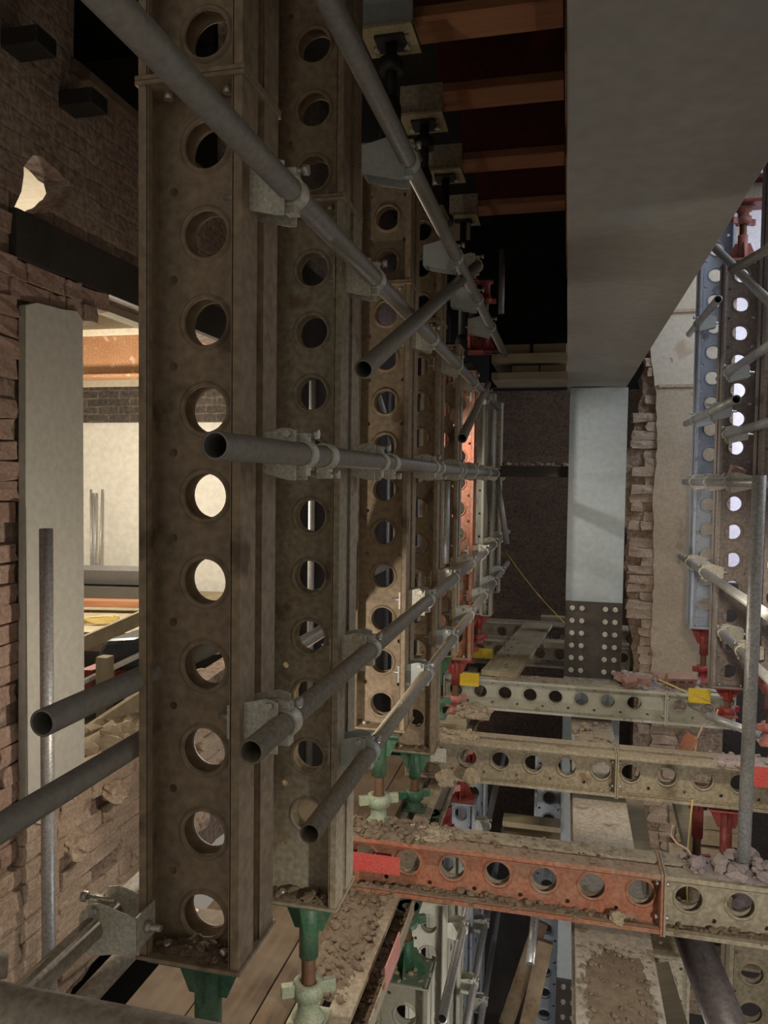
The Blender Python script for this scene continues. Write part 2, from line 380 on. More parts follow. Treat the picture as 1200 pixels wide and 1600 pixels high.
def clamp(label, p, side=-1, mat=None, flip=False, sc=1.0, group=None):
    """bracket plates reaching from the prop to a tube along Y, a strap round the tube, hinge bolts"""
    mat = mat or M['clamp']
    t = thing('tube_clamp', label, 'tube clamp', p, (0, PI if flip else 0, 0), group)
    s = side
    for y in (-.038, .034):
        pts = [(s*.115, -.034), (s*.02, -.056), (s*.004, -.056), (s*.004, .05), (s*.03, .056), (s*.115, .036)]
        ck = MB().prism([(a*sc, b*sc) for a, b in pts], y, y+.004, 'Y').build('cheek_plate', mat, t, .001)
        if y < 0: cheek = ck
    MB().box((min(s*.111, s*.115)*sc, -.036, -.034*sc), (max(s*.111, s*.115)*sc, .034, .036*sc)).build('back_plate', mat, t)
    # strap: a band round the tube with two lugs
    m = MB(); n = 26; R0, R1 = .0250, .0300
    for y0, y1 in ((-.018, .018),):
        rs = []
        for r, y in ((R0, y0), (R1+.001, y0), (R1, (y0+y1)/2), (R1+.001, y1), (R0, y1), (R0, y0)):
            rs.append([Vector((math.cos(2*PI*i/n)*r, y, math.sin(2*PI*i/n)*r)) for i in range(n)])
        m.rings(rs)
    m.box((-.012, -.014, .027), (.012, .014, .046)); m.box((-.012, -.014, -.046), (.012, .014, -.027))
    m.build('strap', mat, t, .0015)
    m = MB(); m.cyl((-.045*-s, 0, .043), (.028*-s, 0, .043), .0055, 10); bolt(m, (.022*-s, 0, .043), (-s, 0, 0), .011, .012)
    m.build('swing_bolt', M['bolt'], t)
    m = MB(); bolt(m, (s*.022, -.038, .042*sc), (0, -1, 0)); m.build('hinge_bolt', M['bolt'], cheek)
    m = MB(); m.cyl((s*.10, 0, 0), (s*.15, 0, 0), .007, 10); bolt(m, (s*.115, 0, 0), (s, 0, 0), .012, .012)
    m.build('fixing_bolt', M['bolt'], t)
    return t

def jack(label, top, foot, col='green', up=1, group=None, collar_mat=None):
    """adjustable prop jack between two heights: gusseted head, sleeve, threaded screw, collar and cup"""
    p = Vector(top); L = abs(top[2]-foot); s = -1 if foot < top[2] else 1
    t = thing('prop_jack', label, 'jack', (p.x, p.y, min(foot, p.z)), (0, 0, 0), group)
    mt = M[col]; base = Vector((0, 0, L if s < 0 else 0)); d = s
    def z(f): return base.z + d*f*L
    MB().box((-.10, -.09, min(z(0), z(0)+d*.008)), (.10, .09, max(z(0), z(0)+d*.008))).build('head_plate', mt, t, .002)
    for k in range(4):
        R = Matrix.Rotation(k*PI/2+PI/4*0, 4, 'Z'); m = MB()
        g = min(.12, L*.38)
        m.prism([(.022, z(0)), (.098 if k % 2 == 0 else .088, z(0)), (.045, z(0)+d*g), (.022, z(0)+d*g)], -.003, .003, 'Y')
        bmesh.ops.transform(m.b, matrix=R, verts=m.b.verts); m.build('gusset', mt, t, .001)
    MB().hollow((0, 0, z(0)), (0, 0, z(.5)), .030, .006).build('sleeve', mt, t)
    m = MB(); a, b = z(.42), z(.78); n = int(abs(b-a)/.0042); pr = []
    for i in range(n): pr += [(abs(b-a)*i/n, .019), (abs(b-a)*(i+.5)/n, .0225)]
    m.lathe((0, 0, a), (0, 0, b), pr, 20); m.build('screw', M['screw'], t)
    c = M[collar_mat] if collar_mat else mt
    a = z(.70)
    col_ = MB().lathe((0, 0, a), (0, 0, z(1)), [(0, .030), (0, .046), (.045, .048), (.047, .040), (L*.14, .032), (abs(z(1)-a)-.03, .034), (abs(z(1)-a)-.012, .05), (abs(z(1)-a), .052), (abs(z(1)-a), .024), (0, .024), (0, .030)], 26, cap=False).build('collar', c, t, label='paler collar and cup')
    for k in (0, 1):
        m = MB(); m.box((.040, -.012, min(a, a+d*.04)), (.085, .012, max(a, a+d*.04)))
        bmesh.ops.transform(m.b, matrix=Matrix.Rotation(.5+k*PI, 4, 'Z'), verts=m.b.verts); m.build('collar_lug', c, col_, .004)
    MB().box((-.058, -.058, min(z(1), z(1)-d*.008)), (.058, .058, max(z(1), z(1)-d*.008))).build('foot_plate', c, t, .002)
    return t

def rubble(label, x0, x1, y0, y1, z, n, r0=.006, r1=.03, mat='rubble', seed=1, hump=.03, name='rubble_heap'):
    rd = random.Random(seed); m = MB()
    cx, cy = (x0+x1)/2, (y0+y1)/2
    for i in range(n):
        x = rd.uniform(x0, x1); y = rd.uniform(y0, y1); r = r0+(r1-r0)*rd.random()**5
        u = max(0, 1-abs(x-cx)/max(1e-3, (x1-x0)/2))*max(0, 1-abs(y-cy)/max(1e-3, (y1-y0)/2))
        m.chunk((x, y, z+r*.45+hump*u*rd.random()), r, .7, rd)
    if hump > 0:   # fine dust bed under the lumps, thinning out to an uneven edge
        G = 16; rows = []
        for j in range(G+1):
            row = []
            for i in range(G+1):
                a, b = 2*i/G-1, 2*j/G-1; k = 1-abs(a)**3-abs(b)**3+rd.uniform(-.25, .15)
                row.append(Vector((x0+(x1-x0)*i/G, y0+(y1-y0)*j/G, z-.005+(hump*.6+.004)*max(0, k)**.7*rd.uniform(.7, 1.1))))
            rows.append(row)
        m.rings(rows, closed=False)
    o = m.build(name, M[mat])
    return tag(o, label, 'rubble', kind='stuff')

def beam_I(name, label, cat, x0, x1, y0, y1, ztop, h, mat, tf=.018, group=None, webmat=None):
    """steel I section running along Y"""
    t = thing(name, label, cat, ((x0+x1)/2, y0, ztop-h), (0, 0, 0), group); w = (x1-x0)/2; L = y1-y0
    MB().box((-w, 0, h-tf), (w, L, h)).build('top_flange', mat, t, .003)
    MB().box((-w, 0, 0), (w, L, tf)).build('bottom_flange', mat, t, .003)
    MB().box((-.008, 0, tf), (.008, L, h-tf)).build('web', webmat or mat, t)
    return t

def loose(label, p, size, rot, mat, cat='brick', name='loose_brick', group=None, frog=False):
    if 'lump' in name:
        m = MB(); g = bmesh.ops.create_icosphere(m.b, subdivisions=3, radius=1); rd = random.Random(len(label))
        from mathutils import noise
        for v in m.b.verts:
            n = v.co.normalized(); k = .8+.5*noise.noise(n*1.9+Vector((len(label), 0, 0)))+.22*noise.noise(n*5)+.08*noise.noise(n*12)
            q = n*k; mx = max(abs(q.x), abs(q.y), abs(q.z)); q = q.lerp(q/mx*.75, .25)
            v.co = Vector((q.x*size[0]*.62, q.y*size[1]*.62, q.z*size[2]*.62))
        o = m.build(name, M[mat]); o.location = p; o.rotation_euler = rot
        return tag(o, label, cat, group)
    m = MB(); a, b, c = size[0]/2, size[1]/2, size[2]/2
    if frog:   # a perforated brick: built from bars round its holes
        me = curve_plate([(-a, -b), (a, -b), (a, b), (-a, b)], [[(x-.018, -.02), (x+.018, -.02), (x+.018, .02), (x-.018, .02)] for x in (-.06, 0, .06)], 2*c)
        m.b.from_mesh(me); bpy.data.meshes.remove(me)
    else:
        m.box((-a, -b, -c), (a, b, c)); bmesh.ops.subdivide_edges(m.b, edges=m.b.edges[:], cuts=2, use_grid_fill=True)
        for v in m.b.verts: v.co += Vector([random.uniform(-1, 1)*min(size)*.09 for _ in range(3)])
    o = m.build(name, M[mat] if isinstance(mat, str) else mat, None, .003); o.location = p; o.rotation_euler = rot
    return tag(o, label, cat, group)

# ------------------------------------------------------------------ structure
rw = random.Random(3)
def rag(pts, amp=.012, step=.05):
    """roughen a polygon's outline"""
    out = []
    for i, p in enumerate(pts):
        q = pts[(i+1) % len(pts)]; L = math.dist(p, q); n = max(1, int(L/step))
        for k in range(n):
            f = k/n; out.append((p[0]+(q[0]-p[0])*f+rw.uniform(-amp, amp), p[1]+(q[1]-p[1])*f+rw.uniform(-amp, amp)))
    return out
def rag_open(pts, amp=.012, step=.05):
    r = rag(pts, amp, step); n = max(1, int(math.dist(pts[-1], pts[0])/step)); return r[:len(r)-n] + [pts[-1]]
WX = -2.0
def wl(u, v): p = at(u, v, X=WX); return (p.y, p.z)
hole1 = rag([wl(38, 262), wl(52, 240), wl(75, 252), wl(108, 285), wl(112, 300), wl(95, 318), wl(70, 335), wl(40, 330), wl(22, 322), wl(34, 300)], .006, .03)
yj = at(129, 700, X=WX+.05).y
door = [(yj, -1.28), (yj, .62), (yj-.16, .66), (yj-.18, .79), (4.55, .79), (4.55, -1.2)]
door = [(yj, -1.28)] + [(yj, .64)] + [(yj-.05, .66), (yj-.08, .70), (yj-.12, .74)] + [(yj-.14, .787), (5.3, .787)] + [(5.3, -1.12), (4.2, -1.17), (3.8, -1.2), (3.3, -1.30)]
upper = rag([(2.82, 1.68), (2.84, 2.75), (4.4, 2.75), (4.4, 1.66)], .008, .08)
far_open = [(6.6, -1.0), (6.6, 1.2), (7.6, 1.2), (7.6, -1.0)]
la, lb = wl(222, 1415), wl(95, 1575)
low_open = rag([(lb[0]-.1, -4.3), lb, ((la[0]+lb[0])/2, (la[1]+lb[1])/2+.03), la, (5.0, la[1]-.1), (5.0, -4.3)], .02, .08)
me = curve_plate([(.2, -4.5), (9.3, -4.5), (9.3, 3.0), (.2, 3.0)], [hole1, door, upper, low_open], .12)
m = MB(); m.b.from_mesh(me); bpy.data.meshes.remove(me)
# local (a,b,c) -> world (WX-.06+c, a, b)
bmesh.ops.transform(m.b, matrix=Matrix(((0, 0, 1, WX-.06), (1, 0, 0, 0), (0, 1, 0, 0), (0, 0, 0, 1))), verts=m.b.verts)
struct('wall_left', m, M['brickL'])

def brick_face(name, axis, c, a0, a1, z0, z1, mat, keep=lambda a, z: True, jit=.02, seed=1, depth=.09, missing=.05):
    """weathered bricks standing proud of a wall: axis 'X' = the wall lies in the plane X=c"""
    rd = random.Random(seed); m = MB(); z = z0; row = 0
    while z < z1:
        a = a0 - (.11 if row % 2 else 0)
        while a < a1:
            wdt = rd.choice((.215, .215, .10)); aa = a+wdt/2
            if keep(aa, z) and rd.random() > missing:
                d = rd.uniform(-jit, jit)
                M4 = Matrix.Rotation(rd.uniform(-.03, .03), 4, 'Z') @ Matrix.Rotation(rd.uniform(-.03, .03), 4, 'Y')
                n0 = len(m.b.verts)
                g = bmesh.ops.create_cube(m.b, size=1)
                bmesh.ops.subdivide_edges(m.b, edges=list({e for v in g['verts'] for e in v.link_edges}), cuts=1, use_grid_fill=True)
                m.b.verts.ensure_lookup_table(); vs = m.b.verts[n0:]
                if axis == 'X': T = Matrix.Translation((c+d-depth/2, aa, z+.035)) @ M4 @ Matrix.Diagonal((depth, wdt-.006, .071, 1))
                else: T = Matrix.Translation((aa, c+d+depth/2, z+.035)) @ M4 @ Matrix.Diagonal((wdt-.004, depth, .0745, 1))
                for v in vs:
                    v.co = T @ (v.co + Vector((rd.uniform(-.07, .07), rd.uniform(-.05, .05), rd.uniform(-.09, .09))))
            a += wdt
        z += .075; row += 1
    return struct(name, m, M[mat], .004)
brick_face('trim_1', 'X', WX+.035, 1.6, 4.7, -2.6, -1.30, 'lumpy', seed=4, jit=.014, keep=lambda a, z: z > lb[1]+(la[1]-lb[1])*(a-lb[0])/(la[0]-lb[0])+.02 and z < (-1.36 if a < 2.9 else -1.22) - (.12 if a < 2.5 else 0))
brick_face('trim_2', 'X', WX+.03, 2.42, 2.86, .64, .78, 'pinkwall', seed=8, jit=.012)
brick_face('trim_3', 'X', WX+.02, 1.5, 2.44, -1.6, .9, 'pinkwall', seed=9, jit=.006, missing=.1)

# rendered pier face beside the opening
pl = [wl(22, 478), wl(40, 474), wl(80, 484), (yj-.03, wl(118, 492)[1]), (yj+.005, wl(128, 506)[1]), (yj+.005, -1.30), (yj-.06, -1.34), (yj-.14, -1.30), (yj-.26, -1.36), (yj-.36, -1.30)]
me = curve_plate(pl, [], .03); m = MB(); m.b.from_mesh(me)
bmesh.ops.transform(m.b, matrix=Matrix(((0, 0, 1, WX+.035), (1, 0, 0, 0), (0, 1, 0, 0), (0, 0, 0, 1))), verts=m.b.verts)
struct('trim_4', m, M['pillar'])
# sill strip of the upper opening
struct('trim_5', MB().box((WX-.2, 2.8, 1.63), (WX+.04, 4.4, 1.67)), M['timber'])
# dark panel added over the wall, shade behind the row put into its colour
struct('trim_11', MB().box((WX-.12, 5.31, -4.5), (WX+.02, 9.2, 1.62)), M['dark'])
# room beyond
RB = 6.6
struct('wall_room_back', MB().box((-7, RB, -1.6), (WX-.12, RB+.1, .5)), M['white'])
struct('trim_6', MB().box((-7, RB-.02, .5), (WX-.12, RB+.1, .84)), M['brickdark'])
struct('wall_room_upper', MB().box((-7, RB-.03, .84), (WX-.12, RB+.1, 2.9)), M['plaster'])
struct('wall_room_side', MB().box((-5.2, 2, -1.6), (-5.1, RB, 2.9)), M['white'])
struct('ceiling_room', MB().box((-7, 2, 1.62), (WX-.12, RB, 1.8)), M['plaster'])
struct('floor_room', MB().box((-7, 2.2, -1.75), (WX-.12, RB, -1.62)), M['dark'])
struct('wall_backing_low', MB().box((-4.2, -.5, -4.5), (-4.1, 7, -1.75)), M['void'])  # black backing added so the low opening shows no background light
struct('floor_backing_low', MB().box((-4.2, -.5, -4.7), (-2.4, 7, -4.5)), M['void'])
struct('wall_dark_box', MB().box((-4.2, 2.0, 1.8), (-4.1, 7, 3.4)), M['dark'])  # unseen dark box added behind the upper opening to shut out background light
struct('roof_dark_box', MB().box((-4.2, 1.0, 2.9), (WX-.12, 7, 3.0)), M['dark'])
struct('wall_dark_box_end', MB().box((-4.2, 4.9, 1.8), (WX-.12, 5.0, 3.0)), M['dark'])
struct('daylight_baffle', MB().box((.30, -.5, 1.36), (.42, 9.2, 3.0)), M['dark'])  # unseen slab added to stop daylight reaching the left side
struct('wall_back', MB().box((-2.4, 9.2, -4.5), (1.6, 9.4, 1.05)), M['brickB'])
struct('wall_back_upper', MB().box((-2.4, 9.25, 1.05), (1.6, 9.4, 3.0)), M['void'])  # darkness above the brick painted as black
struct('trim_12', MB().box((-.7, 6.9, .82), (.3, 7.0, 3.0)), M['void'])  # black sheet standing in for the dark above the platforms
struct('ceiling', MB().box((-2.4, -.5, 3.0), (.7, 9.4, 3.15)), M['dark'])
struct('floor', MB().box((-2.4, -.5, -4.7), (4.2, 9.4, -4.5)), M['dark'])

# right-hand wall: brick edge with plaster beside it
WY = 6.75
def wr(u, v): p = at(u, v, Y=WY); return (p.x, p.z)
out = [wr(1012, 560), wr(1150, 540), (1.30, 2.9), (.2, 2.9), (.2, 1.6), (.45, 1.3)]
edge = [wr(1012, 560), wr(1004, 590), wr(1000, 640), wr(988, 690), wr(976, 730), wr(974, 800), wr(978, 850), wr(976, 900), wr(982, 950), wr(986, 1000), wr(992, 1060)]
poly = [(1.30, 2.9), (.15, 2.9), (.22, 1.9)] + rag_open(edge, .02, .06) + [(edge[-1][0], -4.5), (1.30, -4.5)]
me = curve_plate(poly, [], .3); m = MB(); m.b.from_mesh(me)
bmesh.ops.transform(m.b, matrix=Matrix(((1, 0, 0, 0), (0, 0, -1, WY+.17), (0, 1, 0, 0), (0, 0, 0, 1))), verts=m.b.verts)
struct('wall_right', m, M['brickR'])
EX = [(p[1], p[0]) for p in edge]
def edge_x(z):
    for (za, xa), (zb, xb) in zip(EX, EX[1:]):
        if zb <= z <= za: return xa+(xb-xa)*(za-z)/(za-zb)
    return EX[0][1] if z > EX[0][0] else EX[-1][1]
brick_face('trim_7', 'Y', WY-.012, .30, .86, -4.3, 1.0, 'lumpy', keep=lambda a, z: edge_x(z)+.05 < a < edge_x(z)+.05+(.24 if z > -1.5 else 2), seed=12, jit=.02, depth=.12)
px = [wr(1026, 560)[0], wr(1024, 700)[0]]
zc = wr(1040, 604)[1]
for nm, pp_, mt in (('trim_8', [wr(1016, 565), wr(1022, 604)], 'plaster'), ('trim_13', [wr(1024, 605), wr(1026, 700), wr(1020, 780), wr(1021, 870), wr(1018, 960), wr(1016, 1050)], 'plastertan')):
    e = rag_open(pp_, .009, .06)
    poly = [(1.26, 2.4), (.52, 2.4)] + e + [(1.26, e[-1][1])] if nm == 'trim_8' else [(1.26, zc-.003), (e[0][0], zc-.003)] + e[1:] + [(e[-1][0], -1.6), (1.26, -1.6)]
    me = curve_plate(poly, [], .02 if nm == 'trim_8' else .03); m = MB(); m.b.from_mesh(me)
    bmesh.ops.transform(m.b, matrix=Matrix(((1, 0, 0, 0), (0, 0, -1, WY-.025), (0, 1, 0, 0), (0, 0, 0, 1))), verts=m.b.verts)
    struct(nm, m, M[mt])
for k, v in enumerate((488, 604)):      # ledge lines in the plaster
    a = wr(1040, v); struct('trim_%d' % (9+k), MB().box((a[0]-.06, WY-.055, a[1]-.012), (1.24, WY-.03, a[1]+.012)), M['lumpy'])
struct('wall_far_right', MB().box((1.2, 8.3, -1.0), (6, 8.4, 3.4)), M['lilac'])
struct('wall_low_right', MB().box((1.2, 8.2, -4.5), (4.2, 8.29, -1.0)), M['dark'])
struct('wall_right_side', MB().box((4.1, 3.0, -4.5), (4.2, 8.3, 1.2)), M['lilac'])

# ------------------------------------------------------------------ grey frame: column, overhead beam, splice, lower beam
CX0, CX1, CY = .005, .42, 5.95
t = thing('steel_column', 'blue grey painted steel column at the end of the row with a bolted splice', 'column', ((CX0+CX1)/2, CY, -4.5))
w2 = (CX1-CX0)/2
MB().box((-w2, 0, 0), (w2, .025, 5.195)).build('front_flange', M['greycol'], t, .003)
MB().box((-w2, .36, 0), (w2, .385, 5.195)).build('rear_flange', M['greycol'], t, .003)
MB().box((-.01, .025, 0), (.01, .36, 5.195)).build('web', M['greycol'], t)
def splice(zc, h):
    s = MB().box((-w2, -.022, zc-h/2), (w2, -.001, zc+h/2)).build('splice_plate', M['splice'], t, .003, 'dark splice plate with bright bolts')
    n = 6
    for j in range(n):
        for x in (-.155, -.085, .085, .155):
            m = MB(); z = zc-h/2+.05+(h-.1)*j/(n-1)
            m.cyl((x, -.0215, z), (x, -.027, z), .019, 16); m.cyl((x, -.027, z), (x, -.041, z), .0155, 6)
            m.build('bolt', M['bolt'], s)
zs1 = (at(925, 940, Y=CY).z+at(925, 1058, Y=CY).z)/2+4.5
splice(zs1, abs(at(925, 940, Y=CY).z-at(925, 1058, Y=CY).z))
zt = at(890, 1530, Y=CY).z+4.5
splice(zt-.35, .7)
t = thing('overhead_steel_beam', 'wide grey painted steel beam running overhead towards the column', 'beam', ((CX0+CX1)/2, 0, 0))
ZB = .705
MB().box((-w2-.022, -.6, ZB), (w2-.008, CY+.385, ZB+.028)).build('bottom_flange', M['grey'], t, .003)
MB().box((-w2-.022, -.6, ZB+.62), (w2-.008, CY+.385, ZB+.65)).build('top_flange', M['grey'], t, .003)
MB().box((-.01, -.6, ZB+.028), (.01, CY+.385, ZB+.62)).build('web', M['grey'], t)

beam_I('steel_floor_beam', 'dusty pale steel beam running away under the crossing props', 'beam', .065, .345, .5, 5.93, -1.715, .40, M['beamtop'], webmat=M['rust'])
a = at(1078, 1455, Y=3.5); b = at(1150, 1640, Y=3.0)
m = MB(); m.hollow((0, 0, 0), b-a, .075, .01); o = m.build('raking_post', M['purple']); o.location = a; tag(o, 'dark purple grey raking steel post at the lower right', 'post')
MB_ = rubble('brown dirt spread on the near end of the pale floor beam', .075, .335, 2.35, 2.9, -1.715, 260, .003, .014, 'rubbledark', 61, .012)
rubble('crumbled mortar on the pale floor beam near the column', .08, .33, 4.75, 5.55, -1.715, 160, .005, .04, 'rubble', 62, .03)
rubble('small crumbs on the middle of the pale floor beam', .08, .33, 3.4, 4.1, -1.715, 40, .003, .012, 'rubble', 63, 0)

# ------------------------------------------------------------------ the long row of props on the left
PXc = -.745
HZ = .79                        # height of the joint between upper and lower lengths
def phase_for(v, u, y, z0):
    z = at(u, v, Y=y).z-z0
    return z % PITCH
cols = [ # Y, base z, (u,v) of a hole, mats, name words
 (1.515, -1.02, (313, 640), 'prop', 'prop', 'nearest tall brown steel prop with large round holes'),
 (2.20, -1.27, (485, 615), 'propgrey', 'propgrey', 'second tall steel prop in the left row, green jack below it'),
 (3.15, -1.045, (597, 628), 'prop', 'prop', 'third tall steel prop in the left row, beside the red tag plate'),
 (3.90, -1.40, (652, 628), 'prop', 'prop', 'fourth tall steel prop in the left row, ending lower than the third'),
 (4.60, -1.06, (685, 640), 'prop', 'propgrey', 'fifth steel prop in the left row, just before the orange one'),
 (5.40, -1.26, (718, 632), 'proporange', 'proporange', 'orange steel prop far along the left row on a red jack'),
 (6.10, -1.06, (740, 640), 'proplight', 'proplight', 'pale steel prop just behind the orange one'),
 (6.85, -1.20, (760, 640), 'proplight', 'propgrey', 'second pale steel prop behind the orange one'),
 (7.6, -1.10, (775, 640), 'propgrey', 'propgrey', 'farthest steel prop of the left row before the back wall'),
]
for i, (y, zb, hp, a, b, lab) in enumerate(cols):
    ztop = HZ if i < 5 else .75
    L = ztop-zb
    soldier(lab, (PXc, y, zb), (0, 0, 0), L, phase_for(hp[1], hp[0], y-.02, zb), M[a], mat2=M[b])
upper_words = ['length of brown steel prop bolted on top of the nearest prop', 'length of steel prop standing on the second prop of the row',
  'dark length of steel prop standing on the third prop of the row', 'dark length of steel prop standing on the fourth prop of the row']
for i in range(4):
    y = cols[i][0]
    soldier(upper_words[i], (PXc, y, HZ+.001), (0, 0, 0), 2.0 if i < 2 else .56, .12 if i == 0 else .10, M['prop'])
rubble('brown dirt lying in the foot of the nearest prop', PXc-.09, PXc+.09, 1.425, 1.49, -1.01, 90, .004, .016, 'rubbledark', 21, .03)
rubble('brown dirt lying in the foot of the second prop', PXc-.09, PXc+.09, 2.11, 2.17, -1.26, 70, .004, .02, 'rubbledark', 22, .02)
rubble('dirt lying in the foot of the fourth prop', PXc-.09, PXc+.09, 3.81, 3.87, -1.39, 50, .004, .016, 'rubbledark', 23, .02)

jack('green jack under the nearest prop at the bottom left', (PXc, 1.515, -1.022), -1.68, 'green')
jack('green jack with a pale collar under the second prop', (PXc, 2.20, -1.272), -1.68, 'green', collar_mat='palegreen')
jack('green and cream jack under the third prop by the red tag', (PXc, 3.10, -1.047), -1.455, 'green', collar_mat='palegreen')
jack('dark green jack under the fourth prop beside the rubble', (PXc, 3.90, -1.402), -1.73, 'green', collar_mat='green')
jack('faded jack half hidden behind the fourth prop', (PXc, 4.60, -1.062), -1.455, 'green')
jack('red jack with pink collar under the orange prop', (PXc, 5.40, -1.262), -1.66, 'red', collar_mat='pink')
jack('red jack under the first pale prop behind the orange one', (PXc, 6.10, -1.062), -1.46, 'red', collar_mat='red')
jack('small red jack under the second pale prop', (PXc, 6.85, -1.202), -1.46, 'red')

# black inverted jacks and clamps carrying the timber needles overhead
# ------------------------------------------------------------------ crossing beams
ZC = -1.57
def cross(label1, label2, y, xl, xs, xr, mats1, mats2, ph1, ph2):
    # local z runs along +X, local x runs down
    a = soldier(label1, (xl, y, ZC), (0, PI/2, 0), xs-xl-.001, ph1, M[mats1], cat='beam', name='perforated_beam', mat2=M['propgrey'])
    b = soldier(label2, (xs+.001, y, ZC), (0, PI/2, 0), xr-xs-.001, ph2, M[mats2], cat='beam', name='perforated_beam')
    return a, b
def xh(u, v, y, x0): return (at(u, v, Y=y).x-x0) % PITCH
y1 = 3.05; s1 = at(1036, 1430, Y=y1-.095).x
cross('orange perforated steel beam crossing nearest at the bottom', 'grey perforated steel beam bolted to the right end of the orange one', y1, -.86, s1, 1.3, 'proporange', 'propgrey', xh(777, 1383, y1-.02, -.86), xh(1075, 1420, y1-.02, s1))
y2 = 4.30; s2 = at(964, 1205, Y=y2-.095).x
cross('grey perforated steel beam crossing in the middle distance', 'right hand length of the middle crossing beam beside the pole', y2, -.86, s2, 1.35, 'propgrey', 'propgrey', xh(833, 1195, y2-.02, -.86), xh(1041, 1212, y2-.02, s2))
y3 = 5.68; s3 = at(1042, 1092, Y=y3-.095).x
cross('pale perforated steel beam crossing in front of the grey column', 'short right hand length of the farthest lit crossing beam', y3, -.86, s3, 1.15, 'proplight', 'proplight', xh(868, 1082, y3-.02, -.86), .09)
soldier('dim perforated beam crossing behind the grey column', (-.86, 7.1, ZC), (0, PI/2, 0), 1.7, .1, M['propgrey'], cat='beam', name='perforated_beam')
soldier('farthest dim perforated beam near the back wall', (-.86, 8.0, ZC), (0, PI/2, 0), 1.7, .05, M['propgrey'], cat='beam', name='perforated_beam')

def tagplate(label, u0, v0, u1, v1, y, mat):
    a = at(u0, v0, Y=y); b = at(u1, v1, Y=y)
    o = MB().box((0, 0, 0), (b.x-a.x, .003, a.z-b.z)).build('tag_plate', M[mat], None, .0006)
    o.location = (a.x, y, b.z); return tag(o, label, 'plate')
tagplate('red plate hung on the left end of the orange beam', 545, 1330, 625, 1369, y1-.102, 'redtag')
tagplate('nearer yellow plate on the left end of a pale beam', 713, 1050, 748, 1073, y3-.102, 'yellow')
tagplate('farther yellow plate on a beam end behind the red jacks', 740, 1012, 770, 1030, 6.9, 'yellow')
tagplate('grey plate on the left end of the middle crossing beam', 672, 1168, 697, 1192, y2-.102, 'clamp')
tagplate('yellow plate on the right end of the farthest lit beam', 1076, 1075, 1110, 1100, y3-.102, 'yellow')
tagplate('red plate on the middle crossing beam beside the upright pole', 1164, 1196, 1215, 1233, y2-.102, 'redtag')

# debris on the crossing beams
TZ = ZC+SW
rubble('earth and rubble piled round the jack on the orange beam', -.85, -.50, 2.96, 3.14, TZ, 380, .004, .025, 'rubbledark', 31, .04)
rubble('pale crumbs beside the green jack on the orange beam', -.66, -.42, 2.99, 3.12, TZ, 180, .004, .018, 'rubble', 32, .03)
rubble('scattered crumbs along the top of the orange beam', -.5, .3, 2.96, 3.14, TZ, 150, .003, .014, 'rubbledark', 33, 0)
rubble('mauve rubble heaped on the right end of the nearest beam', .46, .95, 2.97, 3.14, TZ, 150, .006, .045, 'mauverubble', 34, .03)
rubble('dirt lying in the bottom channel of the orange beam', -.8, .3, 2.96, 3.03, ZC-SW+.006, 700, .003, .022, 'rubbledark', 35, .035)
rubble('dirt lying in the bottom channel of the nearest grey beam', .36, 1.25, 2.96, 3.03, ZC-SW+.006, 500, .003, .022, 'rubbledark', 36, .03)
rubble('debris on the left end of the middle crossing beam', -.82, -.45, 4.22, 4.4, TZ, 120, .005, .02, 'rubble', 37, .02)
rubble('grit lying in the bottom channel of the middle beam', -.3, 1.2, 4.21, 4.26, ZC-SW+.006, 240, .004, .016, 'rubble', 38, .006)
rubble('grit along the top of the pale crossing beam', -.5, .4, 5.59, 5.77, TZ, 150, .004, .02, 'rubble', 39, .006)
rubble('brick rubble heaped between the column foot and the plaster wall', .42, .95, 5.6, 6.0, TZ, 220, .01, .05, 'mauverubble', 40, .05)
rubble('pale lumps in the bottom channel of the pale crossing beam', -.2, .6, 5.59, 5.63, ZC-SW+.006, 80, .006, .025, 'rubble', 41, 0)
rubble('white lumps behind the pink collar of the red jack', -.72, -.48, 5.15, 5.42, -1.62, 90, .008, .035, 'rubble', 42, .05)
rubble('rubble on the beam by the upright pole', .78, 1.1, 4.2, 4.4, TZ, 90, .006, .03, 'mauverubble', 43, .03)
br = [(1000, 1050), (1026, 1058), (972, 1052), (1064, 1052), (1040, 1060), (984, 1063)]
bl = ['reddish brick lying flat nearest the column foot', 'broken brick in the middle of the rubble by the plaster wall', 'tilted brick leaning against the bolted splice foot',
      'perforated brick standing on end at the right of the rubble', 'half brick in front of the perforated brick', 'small brick end at the front left of the rubble']
for k, (u, v) in enumerate(br):
    p = at(u, v, Y=5.62+(.07, .22, .12, .06, .16, .0)[k])
    loose(bl[k], (p.x, p.y, TZ+.04+(.03 if k in (3,) else 0)), (.2 if k == 3 else .14 if k == 0 else .09, .09, .06), (PI/2*(k == 3) + .2*k, .15*(k % 3), .7*k if k != 3 else .2), 'loosebrick', frog=(k == 3))
p = at(332, 720, Y=3)
loose('big lump of masonry lying behind the dark green jack', (-.60, 4.02, -1.60), (.10, .09, .10), (.5, .3, .8), 'rubble', 'masonry lump', 'masonry_lump')
loose('second masonry lump resting against the middle crossing beam', (-.47, 4.12, -1.62), (.09, .08, .08), (.2, .7, .3), 'rubble', 'masonry lump', 'masonry_lump')
loose('pale block under the pink collared red jack', (PXc+.02, 5.12, -1.68+.03), (.20, .2, .05), (0, 0, .1), 'board', 'block', 'packing_block')
loose('pale lump sitting in the channel where the orange beam ends', (.22, 2.965, ZC-SW+.035), (.06, .05, .05), (.4, .2, .3), 'rubble', 'masonry lump', 'masonry_lump')

